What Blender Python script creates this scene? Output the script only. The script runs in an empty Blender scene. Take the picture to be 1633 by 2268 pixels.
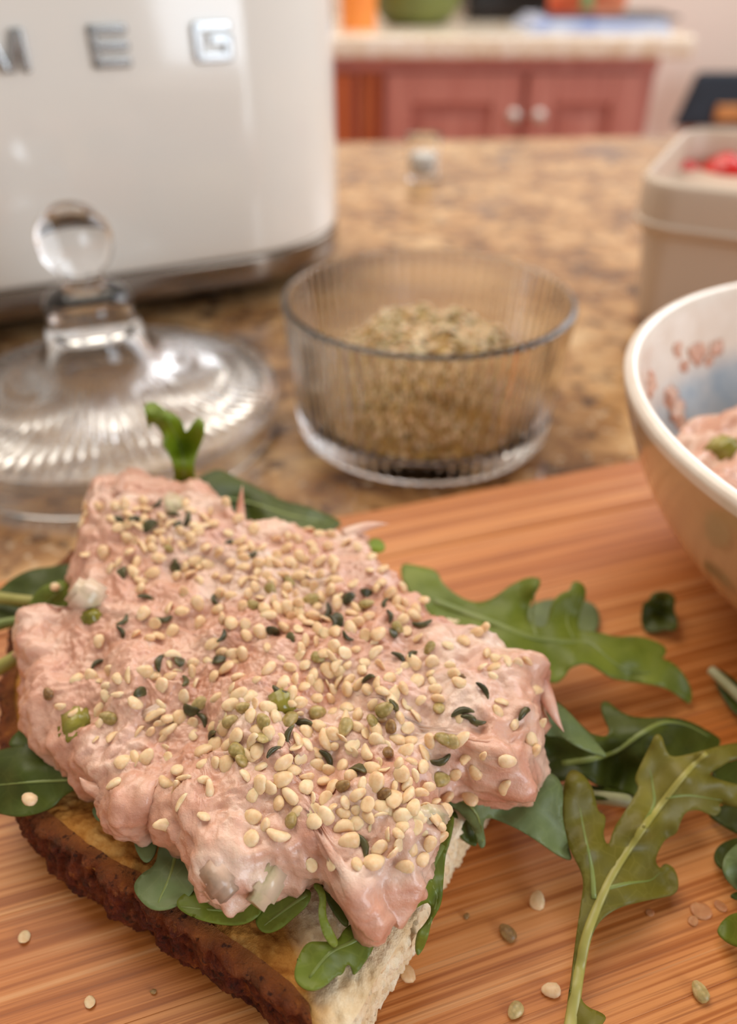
import bpy, bmesh, math, random
import numpy as np
from mathutils import Vector, Matrix, Euler
from mathutils.bvhtree import BVHTree
from mathutils.geometry import delaunay_2d_cdt

random.seed(7); rng = np.random.default_rng(7)
scene = bpy.context.scene
C = scene.collection
MM = 0.001
# ------------------------------------------------------------------ camera, world, windows, exposure
F_PX, PITCH, CAM_H = 1700.0, math.radians(36.5), 150.0          # mm above the worktop
cam = bpy.data.cameras.new('camera'); camo = bpy.data.objects.new('camera', cam); C.objects.link(camo)
cam.sensor_fit = 'VERTICAL'; cam.sensor_height = 36; cam.lens = F_PX / 2268 * 36
cam.clip_start = 0.005; cam.clip_end = 50
camo.location = (0, 0, CAM_H * MM); camo.rotation_euler = (math.pi / 2 - PITCH, 0, 0)
cam.dof.use_dof = True; cam.dof.focus_distance = 0.114; cam.dof.aperture_fstop = cam.lens / 2.7
scene.camera = camo
vs = scene.view_settings
vs.view_transform = 'Standard'; vs.look = 'None'; vs.gamma = 1; vs.use_curve_mapping = False; vs.exposure = 0.08
scene.cycles.max_bounces = 24; scene.cycles.transmission_bounces = 24

def lin(h):
    h = h.lstrip('#'); v = [int(h[i:i+2], 16) / 255 for i in (0, 2, 4)]
    return tuple(((x + .055) / 1.055) ** 2.4 if x > .04045 else x / 12.92 for x in v) + (1,)

world = bpy.data.worlds.new('world'); scene.world = world; world.use_nodes = True
bg = world.node_tree.nodes['Background']; bg.inputs[0].default_value = (1.0, 0.90, 0.80, 1); bg.inputs[1].default_value = 0.40

def window_light(name, loc, target, sx, sy, power, col):
    l = bpy.data.lights.new(name, 'AREA'); l.shape = 'RECTANGLE'; l.size = sx; l.size_y = sy; l.energy = power; l.color = col
    o = bpy.data.objects.new(name, l); C.objects.link(o); o.location = loc
    o.rotation_euler = (Vector(target) - Vector(loc)).to_track_quat('-Z', 'Y').to_euler()
    return o
window_light('window_daylight_high', (-.4, 1.2, 1.8), (0, .1, 0), 2.0, 1.7, 37, (1.0, .90, .77))
window_light('window_daylight_far', (1.45, 1.65, 1.2), (0, .3, 0), 1.2, 1.5, 24, (.92, .95, 1.0))
window_light('window_daylight_near', (1.6, -1.2, .62), (0, .2, .1), .85, 1.5, 25, (.84, .92, 1.0))

# ------------------------------------------------------------------ helpers
def un(px, py, z):
    u = (px - 816.5) / F_PX; v = -(py - 1134) / F_PX
    c, s = math.cos(PITCH), math.sin(PITCH)
    d = (u, c + v * s, -s + v * c); t = (z - CAM_H) / d[2]
    return np.array((d[0] * t, d[1] * t, z))
def ray(px, py):
    u = (px - 816.5) / F_PX; v = -(py - 1134) / F_PX
    c, s = math.cos(PITCH), math.sin(PITCH)
    return Vector((u, c + v * s, -s + v * c)).normalized()

ORG = {}
def link_mesh(name, verts, faces, mat, parent=None, smooth=True, org=None, attr=None):
    V = np.asarray(verts, float)
    if parent is not None: o0 = ORG[parent.name]
    elif org is not None: o0 = np.array(org, float)
    else: o0 = np.array(((V[:, 0].min() + V[:, 0].max()) / 2, (V[:, 1].min() + V[:, 1].max()) / 2, V[:, 2].min()))
    me = bpy.data.meshes.new(name)
    me.from_pydata(((V - o0) * MM).tolist(), [], [tuple(int(i) for i in f) for f in faces])
    me.update()
    if attr is not None:
        for k, a in attr.items():
            at = me.attributes.new(k, 'FLOAT', 'POINT'); at.data.foreach_set('value', np.asarray(a, np.float32))
    if smooth: me.polygons.foreach_set('use_smooth', [True] * len(me.polygons))
    me.materials.append(mat)
    o = bpy.data.objects.new(name, me); C.objects.link(o)
    if parent is not None: o.parent = parent
    else: o.location = o0 * MM
    ORG[o.name] = o0
    return o
def empty(name, org):
    o = bpy.data.objects.new(name, None); C.objects.link(o); o.location = np.array(org, float) * MM
    o.empty_display_size = .01; ORG[o.name] = np.array(org, float); return o
def tag(o, label, cat, group=None, kind=None):
    o['label'] = label; o['category'] = cat
    if group: o['group'] = group
    if kind: o['kind'] = kind
    return o
def struct(o): o['kind'] = 'structure'; return o
def bevel(o, w, seg=3):
    m = o.modifiers.new('bevel', 'BEVEL'); m.width = w * MM; m.segments = seg; m.limit_method = 'ANGLE'; return o
def solidify(o, t, off=0):
    m = o.modifiers.new('solid', 'SOLIDIFY'); m.thickness = t * MM; m.offset = off; return o

class MB:
    def __init__(s): s.v = []; s.f = []
    def add(s, v, f):
        n = len(s.v); s.v += [tuple(p) for p in v]; s.f += [tuple(i + n for i in q) for q in f]; return s
    def box(s, c, d, rz=0.0, tilt=0.0):
        cx, cy, cz = c; a, b, h = (q / 2 for q in d); ca, sa = math.cos(rz), math.sin(rz)
        P = []
        for z in (-h, h):
            for x, y in ((-a, -b), (a, -b), (a, b), (-a, b)):
                x2 = x + tilt * z
                P.append((cx + x2 * ca - y * sa, cy + x2 * sa + y * ca, cz + z))
        return s.add(P, ((3, 2, 1, 0), (4, 5, 6, 7), (0, 1, 5, 4), (1, 2, 6, 5), (2, 3, 7, 6), (3, 0, 4, 7)))
    def tube(s, pts, rad, n=8, flat=1.0):
        pts = [Vector(p) for p in pts]; m = len(pts)
        rad = list(rad) if hasattr(rad, '__len__') else [rad] * m
        P = []
        for i, p in enumerate(pts):
            t = (pts[min(i+1, m-1)] - pts[max(i-1, 0)]).normalized()
            up = Vector((0, 0, 1)) if abs(t.z) < .95 else Vector((0, 1, 0))
            a = t.cross(up).normalized(); b = a.cross(t).normalized()
            for k in range(n):
                w = 2 * math.pi * k / n
                P.append(p + a * math.cos(w) * rad[i] + b * math.sin(w) * rad[i] * flat)
        Fc = [(i*n+k, i*n+(k+1) % n, (i+1)*n+(k+1) % n, (i+1)*n+k) for i in range(m-1) for k in range(n)]
        Fc += [tuple(range(n-1, -1, -1)), tuple((m-1)*n+k for k in range(n))]
        return s.add(P, Fc)
    def obj(s, name, mat, parent=None, **k): return link_mesh(name, s.v, s.f, mat, parent, **k)

def lathe(profile, n=96, center=(0, 0, 0), rfun=None, closed=False):
    """profile = [(r, z)]; rfun(theta array, r, z, i) may modulate the radius"""
    th = np.linspace(0, 2*np.pi, n, endpoint=False); V = []; Fc = []; rows = []
    for i, (r, z) in enumerate(profile):
        if r < 1e-6: rows.append([len(V)]); V.append((center[0], center[1], center[2] + z)); continue
        rr = np.full(n, r) if rfun is None else np.zeros(n) + rfun(th, r, z, i)
        rows.append(list(range(len(V), len(V) + n)))
        V += [(center[0] + a*math.cos(t), center[1] + a*math.sin(t), center[2] + z) for a, t in zip(rr, th)]
    pairs = list(zip(rows[:-1], rows[1:])) + ([(rows[-1], rows[0])] if closed else [])
    for a, b in pairs:
        for k in range(n):
            k2 = (k+1) % n
            if len(a) == 1 and len(b) == 1: continue
            if len(a) == 1: Fc.append((a[0], b[k], b[k2]))
            elif len(b) == 1: Fc.append((a[k], b[0], a[k2]))
            else: Fc.append((a[k], b[k], b[k2], a[k2]))
    return np.array(V), Fc
def round_path(pts, sub=6):
    """Catmull-Rom through a polyline"""
    P = [np.array(p, float) for p in pts]; P = [2*P[0]-P[1]] + P + [2*P[-1]-P[-2]]; out = []
    for i in range(1, len(P)-2):
        for k in range(sub):
            t = k / sub
            out.append(.5*((2*P[i]) + (-P[i-1]+P[i+1])*t + (2*P[i-1]-5*P[i]+4*P[i+1]-P[i+2])*t*t + (-P[i-1]+3*P[i]-3*P[i+1]+P[i+2])*t**3))
    out.append(P[-2]); return out

_perm = rng.permutation(256); _perm = np.concatenate([_perm, _perm, _perm])
_g = rng.normal(size=(256, 3)); _g /= np.linalg.norm(_g, axis=1)[:, None]
def perlin(P):
    P = np.asarray(P, float); i = np.floor(P).astype(int); f = P - i; u = f*f*f*(f*(f*6-15)+10); i &= 255
    def g(a, b, c):
        h = _perm[_perm[_perm[(i[:, 0]+a) & 255] + ((i[:, 1]+b) & 255)] + ((i[:, 2]+c) & 255)]
        return (_g[h] * (f - np.array((a, b, c)))).sum(1)
    l = lambda a, b, t: a + (b-a)*t
    x00 = l(g(0,0,0), g(1,0,0), u[:,0]); x10 = l(g(0,1,0), g(1,1,0), u[:,0])
    x01 = l(g(0,0,1), g(1,0,1), u[:,0]); x11 = l(g(0,1,1), g(1,1,1), u[:,0])
    return l(l(x00, x10, u[:,1]), l(x01, x11, u[:,1]), u[:,2]) * 1.5
def radial(poly, c, th):
    poly = np.asarray(poly, float); R = np.zeros(len(th)); A = poly - c; B = np.roll(A, -1, 0)
    for i, t in enumerate(th):
        d = np.array((math.cos(t), math.sin(t))); e = B - A
        den = d[0]*e[:, 1] - d[1]*e[:, 0]; den = np.where(abs(den) < 1e-9, 1e-9, den)
        s = (A[:, 0]*e[:, 1] - A[:, 1]*e[:, 0]) / den
        u = (A[:, 0]*d[1] - A[:, 1]*d[0]) / den
        ok = (s > 0) & (u >= 0) & (u <= 1); R[i] = s[ok].max() if ok.any() else 1
    return R
def csmooth(a, k):
    for _ in range(k): a = .25*np.roll(a, 1) + .5*a + .25*np.roll(a, -1)
    return a
def idw(P, ctrl, pw=2.0):
    P = np.atleast_2d(P); c = np.array(ctrl, float)
    d = np.linalg.norm(P[:, None, :2] - c[None, :, :2], axis=2) + 1e-3; w = d ** -pw
    return (w * c[None, :, 2]).sum(1) / w.sum(1)
def grid_normals(X):                      # X: rows x n x 3, n cyclic
    du = np.roll(X, -1, 1) - np.roll(X, 1, 1); dv = np.gradient(X, axis=0)
    n = np.cross(dv, du); return n / (np.linalg.norm(n, axis=2)[..., None] + 1e-9)
def grid_faces(m, n, base=0):
    return [(base+i*n+k, base+(i+1)*n+k, base+(i+1)*n+(k+1) % n, base+i*n+(k+1) % n) for i in range(m-1) for k in range(n)]

# ------------------------------------------------------------------ materials
def mat(name, col='#888888', rough=.5, spec=.5, metal=0.0, **kw):
    m = bpy.data.materials.new(name); m.use_nodes = True; b = m.node_tree.nodes['Principled BSDF']
    b.inputs['Base Color'].default_value = lin(col) if isinstance(col, str) else col
    b.inputs['Roughness'].default_value = rough; b.inputs['Metallic'].default_value = metal
    b.inputs['Specular IOR Level'].default_value = spec
    for k, v in kw.items(): b.inputs[k.replace('_', ' ')].default_value = v
    return m
def nt(m): return m.node_tree, m.node_tree.nodes['Principled BSDF']
def coords(m, scale=(1, 1, 1), out='Object', rot=(0, 0, 0)):
    t, b = nt(m); tc = t.nodes.new('ShaderNodeTexCoord'); mp = t.nodes.new('ShaderNodeMapping')
    mp.inputs['Scale'].default_value = scale; mp.inputs['Rotation'].default_value = rot
    t.links.new(tc.outputs[out], mp.inputs[0]); return mp.outputs[0]
def noise(m, vec, scale, detail=4, rough=.55, dist=0.0):
    t, b = nt(m); n = t.nodes.new('ShaderNodeTexNoise'); n.inputs['Scale'].default_value = scale
    n.inputs['Detail'].default_value = detail; n.inputs['Roughness'].default_value = rough; n.inputs['Distortion'].default_value = dist
    t.links.new(vec, n.inputs['Vector']); return n.outputs['Fac']
def voro(m, vec, scale, feat='F1', out='Distance'):
    t, b = nt(m); n = t.nodes.new('ShaderNodeTexVoronoi'); n.feature = feat; n.inputs['Scale'].default_value = scale
    t.links.new(vec, n.inputs['Vector']); return n.outputs[out]
def ramp(m, fac, stops):
    t, b = nt(m); r = t.nodes.new('ShaderNodeValToRGB'); e = r.color_ramp.elements
    while len(e) < len(stops): e.new(.5)
    for q, (p, c) in zip(e, stops): q.position = p; q.color = lin(c) if isinstance(c, str) else (c, c, c, 1)
    t.links.new(fac, r.inputs[0]); return r.outputs[0]
def mix(m, fac, a, b_, mode='MIX'):
    t, b = nt(m); n = t.nodes.new('ShaderNodeMix'); n.data_type = 'RGBA'; n.blend_type = mode
    for v, i in ((fac, 0), (a, 6), (b_, 7)):
        if isinstance(v, bpy.types.NodeSocket): t.links.new(v, n.inputs[i])
        elif isinstance(v, str): n.inputs[i].default_value = lin(v)
        else: n.inputs[i].default_value = v
    return n.outputs[2]
def setc(m, col): t, b = nt(m); t.links.new(col, b.inputs['Base Color'])
def setr(m, fac): t, b = nt(m); t.links.new(fac, b.inputs['Roughness'])
def bump(m, h, strength=.5, dist=.001):
    t, b = nt(m); n = t.nodes.new('ShaderNodeBump'); n.inputs['Strength'].default_value = strength; n.inputs['Distance'].default_value = dist
    t.links.new(h, n.inputs['Height'])
    if b.inputs['Normal'].is_linked: t.links.new(b.inputs['Normal'].links[0].from_socket, n.inputs['Normal'])
    t.links.new(n.outputs[0], b.inputs['Normal'])
def attrib(m, name):
    t, b = nt(m); n = t.nodes.new('ShaderNodeAttribute'); n.attribute_name = name; return n.outputs['Fac']
def objrand(m):
    t, b = nt(m); n = t.nodes.new('ShaderNodeObjectInfo'); return n.outputs['Random']

def mottled(name, stops, scale, rough=.5, detail=4, bumps=None, **kw):
    m = mat(name, stops[0][1], rough, **kw); v = coords(m); f = noise(m, v, scale, detail)
    setc(m, ramp(m, f, stops))
    if bumps: bump(m, noise(m, v, bumps[0], 4), bumps[1], bumps[2])
    return m

M = {}
# granite
def granite(name, bright=False):
    m = mat(name, '#b08a62', .16, spec=.5); v = coords(m)
    a = noise(m, v, 34, 6, .62, .4); b = noise(m, v, 95, 5, .6); c = noise(m, v, 17, 4, .6, .8)
    st = [(.30, '#5b4232'), (.42, '#9a7048'), (.52, '#bb9060'), (.64, '#d3ad7e'), (.78, '#e0c49c')]
    if bright: st = [(.28, '#d8b890'), (.42, '#f7e8d0'), (.58, '#fff6e8'), (.8, '#fffaf2')]  # near-white copy of the stone, sunlight painted into its colour
    base = ramp(m, a, st)
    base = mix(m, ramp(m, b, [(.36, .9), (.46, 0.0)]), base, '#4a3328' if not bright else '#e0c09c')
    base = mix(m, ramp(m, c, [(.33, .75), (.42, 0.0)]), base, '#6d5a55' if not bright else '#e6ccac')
    base = mix(m, ramp(m, noise(m, v, 210, 3), [(.62, 0.0), (.72, .6)]), base, '#ead7b8')
    setc(m, base); return m
M['granite'] = granite('granite'); M['granite_lit'] = granite('granite_lit', True)
M['wall'] = mottled('wall_paint', [(.3, '#f0ddd0'), (.7, '#f4e4d8')], 3, .9)
M['floor'] = mottled('floor_wood', [(.3, '#a8764c'), (.7, '#c08e60')], 4, .5)
# cherry wood
def wood(name, a, b, c, rough=.4, sc=(40, 40, 3)):
    m = mat(name, b, rough); v = coords(m, sc); f = noise(m, v, 1.2, 5, .6, .3)
    setc(m, ramp(m, f, [(.3, a), (.5, b), (.72, c)])); return m
M['cherry'] = wood('cherry_wood', '#bd7468', '#cc8476', '#d89688', .45)  # pink lightened to carry the glossy reflected light in the wood colour
M['cherry_lit'] = wood('cherry_wood_lit', '#a8502c', '#c06236', '#cd7546', .45)  # same cherry, light on the cabinet's left part put into its colour
M['knob'] = mat('brushed_knob', '#e8e2dc', .3, metal=.6)
M['oak'] = wood('chair_wood', '#b8763c', '#d08f50', '#dca26a', .5)
M['navy'] = mottled('dark_upholstery', [(.3, '#1f2a36'), (.7, '#2d3846')], 40, .7)
# bamboo
m = mat('bamboo', '#c8854e', .42, spec=.35); f = noise(m, coords(m, (8, 760, 760)), 1.0, 5, .6, .1)
f2 = noise(m, coords(m, (3, 90, 90)), 1.0, 3, .5); f3 = noise(m, coords(m, (22, 2300, 2300)), 1.0, 3, .6)
base = ramp(m, f2, [(.3, '#bf6e30'), (.5, '#d28a4c'), (.7, '#e0a468')])
base = mix(m, .3, base, ramp(m, objrand(m), [(0, '#bc682a'), (.35, '#d99a5e'), (.65, '#c67a3a'), (1, '#dea468')]))
base = mix(m, ramp(m, f, [(.40, .85), (.51, 0.0)]), base, '#a0561c')
base = mix(m, ramp(m, f3, [(.34, .55), (.46, 0.0)]), base, '#8a4a1e')
base = mix(m, ramp(m, f, [(.56, 0.0), (.68, .5)]), base, '#ecb882')
base = mix(m, ramp(m, noise(m, coords(m, (1, 1, 1)), 24, 4), [(.6, 0.0), (.75, .25)]), base, '#9a5226')
setc(m, base); bump(m, f, .3, .0003); bump(m, f3, .2, .0002); M['bamboo'] = m
# enamel, chrome, black, glass
M['enamel'] = mat('cream_enamel', '#f3eee6', .12, spec=.5, Coat_Weight=.4, Coat_Roughness=.04)
M['chrome'] = mat('chrome', '#c9c4bd', .13, metal=1.0)
M['letter'] = mat('letter_chrome', '#b4b6b8', .2, metal=1.0)
M['chrome_band'] = mat('steel_band', '#8d8379', .22, metal=1.0)
M['black'] = mat('black_plastic', '#0d0c0b', .5)
M['glass'] = mat('clear_glass', '#ffffff', .015, Transmission_Weight=1.0, IOR=1.47)
# ceramic
M['ceramic'] = mat('ceramic_matte', '#d2bfac', .42)
m = mat('speckled_ceramic', '#e9ddcf', .2, Coat_Weight=.4); v = coords(m)
gl = attrib(m, 'glaze')
blue = ramp(m, noise(m, v, 60, 6, .7), [(.3, '#8fa3b4'), (.5, '#a9b4bd'), (.68, '#d5d5d2')])
rim = ramp(m, noise(m, v, 120, 4), [(.3, '#e6d6c6'), (.7, '#efe4d8')])
base = mix(m, ramp(m, gl, [(.42, 0.0), (.62, 1.0)]), rim, blue)
setc(m, mix(m, ramp(m, attrib(m, 'outside'), [(.3, 0.0), (.7, 1.0)]), base, ramp(m, noise(m, v, 40, 4), [(.3, '#c39a70'), (.7, '#d3ad84')]))); M['bowl'] = m
# fish salad
def salad_mat(name):
    m = mat(name, '#dba48c', .33, spec=.5); v = coords(m)
    a = noise(m, v, 95, 5, .62, .6); b = noise(m, v, 330, 4, .6); c = noise(m, coords(m, (1, 1.6, 1)), 42, 3, .5, .5)
    base = ramp(m, a, [(.28, '#c0866c'), (.42, '#d29a80'), (.55, '#dcab92'), (.72, '#e8c6ae')])
    base = mix(m, ramp(m, b, [(.30, .5), (.46, 0.0)]), base, '#cf9a80')
    base = mix(m, ramp(m, c, [(.52, 0.0), (.68, .5)]), base, '#efdccc')
    base = mix(m, ramp(m, noise(m, v, 60, 2), [(.56, 0.0), (.7, .5)]), base, '#c47c66')
    setc(m, base)
    setr(m, ramp(m, c, [(.35, .42), (.6, .16)]))
    bump(m, noise(m, v, 420, 6, .68), .5, .0009); bump(m, noise(m, coords(m, (1, .35, 1), rot=(0, 0, .6)), 1100, 3), .2, .0004)
    t, q = nt(m); q.inputs['Coat Weight'].default_value = .45; q.inputs['Coat Roughness'].default_value = .12; q.inputs['Subsurface Weight'].default_value = .22; q.inputs['Subsurface Radius'].default_value = (1, .5, .35); q.inputs['Subsurface Scale'].default_value = .0022
    return m
M['salad'] = salad_mat('fish_salad')
M['celery'] = mottled('celery', [(.3, '#6a6412'), (.55, '#8f8530'), (.75, '#bdb27c')], 160, .2)
M['celery_pale'] = mottled('celery_pale', [(.3, '#b0a67c'), (.45, '#d3bd9f'), (.65, '#e2c6b0')], 180, .25)
M['skin'] = mottled('fish_skin', [(.3, '#97806c'), (.5, '#bd9e88'), (.75, '#d9b6a0')], 260, .25)
# bread
m = mat('bread_crumb', '#e0bf8a', .85, spec=.2); v = coords(m); tt = attrib(m, 'toast')
pale = ramp(m, noise(m, v, 260, 5, .65), [(.3, '#dcbc8e'), (.5, '#eed6b0'), (.7, '#f8eacf')])
brown = ramp(m, noise(m, v, 200, 5, .65), [(.3, '#9c5c24'), (.5, '#c98c42'), (.7, '#dfae66')])
f = noise(m, v, 110, 4)
t, q = nt(m); ad = t.nodes.new('ShaderNodeMath'); ad.operation = 'MULTIPLY_ADD'; ad.inputs[1].default_value = .5
t.links.new(f, ad.inputs[0]); t.links.new(tt, ad.inputs[2])
setc(m, mix(m, ramp(m, ad.outputs[0], [(.42, 0.0), (.95, 1.0)]), pale, brown))
bump(m, noise(m, v, 900, 4, .7), .6, .0008); M['crumb'] = m
m = mat('bread_crust', '#7a3a14', .5, spec=.3); v = coords(m)
base = ramp(m, noise(m, v, 260, 7, .72), [(.32, '#2a0601'), (.45, '#5a1a04'), (.57, '#78300a'), (.70, '#a8601e')])
base = mix(m, ramp(m, attrib(m, 'toast'), [(.0, 0.0), (1.0, .7)]), base, '#b87436')
base = mix(m, ramp(m, noise(m, v, 700, 4, .6), [(.34, .8), (.44, 0.0)]), base, '#240500')
base = mix(m, ramp(m, noise(m, v, 480, 4, .6), [(.62, 0.0), (.72, .55)]), base, '#b5733a')
setc(m, base); bump(m, noise(m, v, 520, 6, .75), 1.0, .0016); M['crust'] = m
# leaves and seeds
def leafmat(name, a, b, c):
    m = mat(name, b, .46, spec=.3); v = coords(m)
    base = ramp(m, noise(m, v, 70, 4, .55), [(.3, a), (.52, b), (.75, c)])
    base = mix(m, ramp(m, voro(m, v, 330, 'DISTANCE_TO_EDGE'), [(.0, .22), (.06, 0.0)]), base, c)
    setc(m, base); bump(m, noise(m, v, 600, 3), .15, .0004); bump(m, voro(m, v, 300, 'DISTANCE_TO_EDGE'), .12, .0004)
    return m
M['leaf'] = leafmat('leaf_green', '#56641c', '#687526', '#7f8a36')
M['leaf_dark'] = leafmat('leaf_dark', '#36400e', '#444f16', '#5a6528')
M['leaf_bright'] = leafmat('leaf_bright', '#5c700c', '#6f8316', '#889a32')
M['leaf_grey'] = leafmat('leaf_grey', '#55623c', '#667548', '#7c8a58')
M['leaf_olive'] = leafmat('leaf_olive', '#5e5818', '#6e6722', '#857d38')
M['rib'] = mottled('leaf_rib', [(.3, '#938e40'), (.7, '#aea65c')], 120, .4)
M['rib_dim'] = mottled('leaf_rib_dim', [(.3, '#6b7a38'), (.7, '#84904c')], 120, .4)
M['rib_pale'] = mottled('leaf_rib_pale', [(.3, '#a5a878'), (.7, '#c8c8a4')], 120, .4)
def seedmat(name, a, b, c, sc=700, rough=.4):
    m = mat(name, b, rough, spec=.4); v = coords(m)
    base = ramp(m, noise(m, v, sc, 3), [(.3, a), (.5, b), (.72, c)])
    base = mix(m, .35, base, ramp(m, objrand(m), [(0, a), (.5, b), (1, c)]))
    setc(m, base)
    t, q = nt(m); q.inputs['Subsurface Weight'].default_value = .3; q.inputs['Subsurface Scale'].default_value = .0012
    return m
M['seed'] = seedmat('hemp_heart', '#dab080', '#e8c89c', '#f3dcba')
M['seed_olive'] = seedmat('hemp_olive', '#7d6c38', '#a89458', '#d6c092', 900)
M['seed_dark'] = seedmat('hemp_hull', '#2c2a14', '#4a4728', '#767044', 700, .35)
M['seed_brown'] = seedmat('hemp_brown', '#5b3c1e', '#8a673c', '#b09462', 900)
M['flake'] = seedmat('dry_flake', '#a8683c', '#b97c50', '#c99468', 900, .5)
M['pile'] = mottled('hemp_pile', [(.28, '#6e5220'), (.45, '#b48a44'), (.6, '#d0aa60'), (.75, '#e2c684')], 420, .6, bumps=(700, .6, .001))
M['red'] = mottled('red_fruit', [(.3, '#b80f0c'), (.6, '#d81d17'), (.8, '#e8533c')], 120, .25, Subsurface_Weight=.2, Subsurface_Scale=.004)
M['orange'] = mottled('orange_plastic', [(.3, '#f08a3a'), (.7, '#f79a48')], 8, .4)
M['green'] = mottled('green_glaze', [(.3, '#56602c'), (.7, '#78823f')], 8, .4)
M['white_ceramic'] = mat('white_glaze', '#e4e4e0', .3)
M['darkbox'] = mat('dark_enamel', '#1c1416', .35)
M['print_red'] = mottled('printed_bag', [(.3, '#e0472c'), (.5, '#ef7a4c'), (.7, '#f3a27c')], 18, .4)
M['print_green'] = mat('printed_green', '#8fae6c', .4)
M['paper'] = mottled('paper_blue', [(.35, '#9fb0dc'), (.5, '#c9d3ea'), (.65, '#e8ecf2')], 14, .6)
M['folder'] = mat('folder_dark', '#3c3a40', .5)

# ------------------------------------------------------------------ room and worktop
def slab(name, poly, z0, z1, mt, parent=None):
    n = len(poly); V = [(x, y, z0) for x, y in poly] + [(x, y, z1) for x, y in poly]
    Fc = [tuple(range(n-1, -1, -1)), tuple(range(n, 2*n))] + [(k, (k+1) % n, n+(k+1) % n, n+k) for k in range(n)]
    return link_mesh(name, V, Fc, mt, parent, smooth=False)
struct(slab('floor', [(-2600, -1600), (2600, -1600), (2600, 2500), (-2600, 2500)], -920, -900, M['floor']))
struct(slab('wall_back', [(-2600, 2460), (2600, 2460), (2600, 2500), (-2600, 2500)], -900, 1700, M['wall']))
ct = slab('countertop', [(-1000, -420), (1000, -420), (1000, 894), (-1000, 694)], -40, 0, M['granite'])
bevel(ct, 6); tag(ct, 'brown speckled granite countertop in front, under board and glassware', 'countertop')
ib = slab('island_cabinet', [(-960, -380), (960, -380), (960, 850), (-960, 660)], -900, -40, M['cherry'])
tag(ib, 'wooden cabinet base carrying the near granite countertop', 'cabinet')

# far counter with cabinet
fc = slab('far_countertop', [(-900, 1824), (668, 1824), (668, 2458), (-900, 2458)], -40, 0, M['granite_lit'])
bevel(fc, 8); tag(fc, 'granite countertop of the far cabinet, sunlight painted into its pale colour', 'countertop')
cab = empty('far_cabinet', (-120, 2150, -900))
tag(cab, 'reddish cherry wood base cabinet under the far countertop', 'cabinet')
MB().box((-130, 2160, -420), (1480, 590, 760)).obj('carcass', M['cherry'], cab, smooth=False)
MB().box((-130, 2190, -860), (1460, 530, 80)).obj('toe_kick', M['darkbox'], cab, smooth=False)
MB().box((-130, 1860, -52), (1480, 14, 24)).obj('top_rail', M['cherry'], cab, smooth=False)
for x in (-8, 15): bevel(MB().box((x, 1857, -450), (18, 22, 770)).obj('pilaster', M['cherry_lit'], cab, smooth=False), 4)
def door(x0, x1, knob_x, side=False):
    mt = M['cherry_lit'] if side else M['cherry']
    z0, z1 = -830, -68; w = 58
    d = bevel(MB().box(((x0+x1)/2, 1862, (z0+z1)/2), (x1-x0, 8, z1-z0)).obj('door', mt, cab, smooth=False), 2)
    for xx in (x0 + w/2, x1 - w/2): bevel(MB().box((xx, 1850, (z0+z1)/2), (w, 18, z1-z0)).obj('stile', mt, d, smooth=False), 3)
    for zz in (z0 + w/2, z1 - w/2): bevel(MB().box(((x0+x1)/2, 1850.5, zz), (x1-x0-2*w, 17, w)).obj('rail', mt, d, smooth=False), 3)
    bevel(MB().box(((x0+x1)/2, 1856, (z0+z1)/2), (x1-x0-2*w-44, 12, z1-z0-2*w-44)).obj('raised_panel', mt, d, smooth=False), 7)
    pr = [(0, -26), (9, -25), (14, -20), (14, -15), (7, -9), (6, 0)]
    V, Fc = lathe(pr, 20); V = np.c_[V[:, 0] + knob_x, V[:, 2] + 1841, V[:, 1] - 146]
    link_mesh('knob', V, Fc, M['knob'], d)
door(36, 325, 311); door(340, 580, 365); door(-330, -30, -310, True); door(-640, -340, -360, True)

# things on the far counter
V, Fc = lathe(round_path([(0, 0), (34, 0), (38, 6), (39, 60), (38, 120), (36, 128), (0, 129)], 4), 40, (-22, 1990, 0))
oc = link_mesh('orange_canister', V, Fc, M['orange']); tag(oc, 'bright orange container at the left end of the far counter', 'container')
V, Fc = lathe(round_path([(37, 129), (40, 131), (40, 150), (36, 154), (10, 155), (0, 155)], 3), 40, (-22, 1990, 0)); link_mesh('lid', V, Fc, M['orange'], oc)
V, Fc = lathe(round_path([(0, 2), (60, 0), (92, 22), (104, 60), (96, 62), (84, 30), (50, 12), (0, 10)], 4), 48, (112, 2130, 0))
gb = link_mesh('green_bowl', V, Fc, M['green']); tag(gb, 'rounded dark green bowl with pale thing in it on the far counter', 'bowl')
V, Fc = lathe(round_path([(0, 14), (20, 16), (30, 30), (26, 52), (12, 62), (0, 64)], 4), 32, (118, 2095, 4))
pj = link_mesh('pale_jar', V, Fc, M['white_ceramic']); tag(pj, 'pale round thing sitting in the dark green bowl', 'jar')
db = empty('black_appliance', (350, 2330, 0)); tag(db, 'black box shaped appliance at the back of the far counter', 'appliance')
bevel(MB().box((390, 2325, 112), (300, 220, 200)).obj('housing', M['darkbox'], db, smooth=False), 14)
bevel(MB().box((365, 2213, 112), (220, 8, 150)).obj('front_panel', M['black'], db, smooth=False), 5)
for x in (270, 510):
    for y in (2245, 2400): MB().tube([(x, y, 0), (x, y, 13)], 12, 12).obj('foot', M['black'], db)
bevel(MB().box((505, 2211, 112), (18, 14, 110)).obj('handle', M['chrome'], db, smooth=False), 4)
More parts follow.
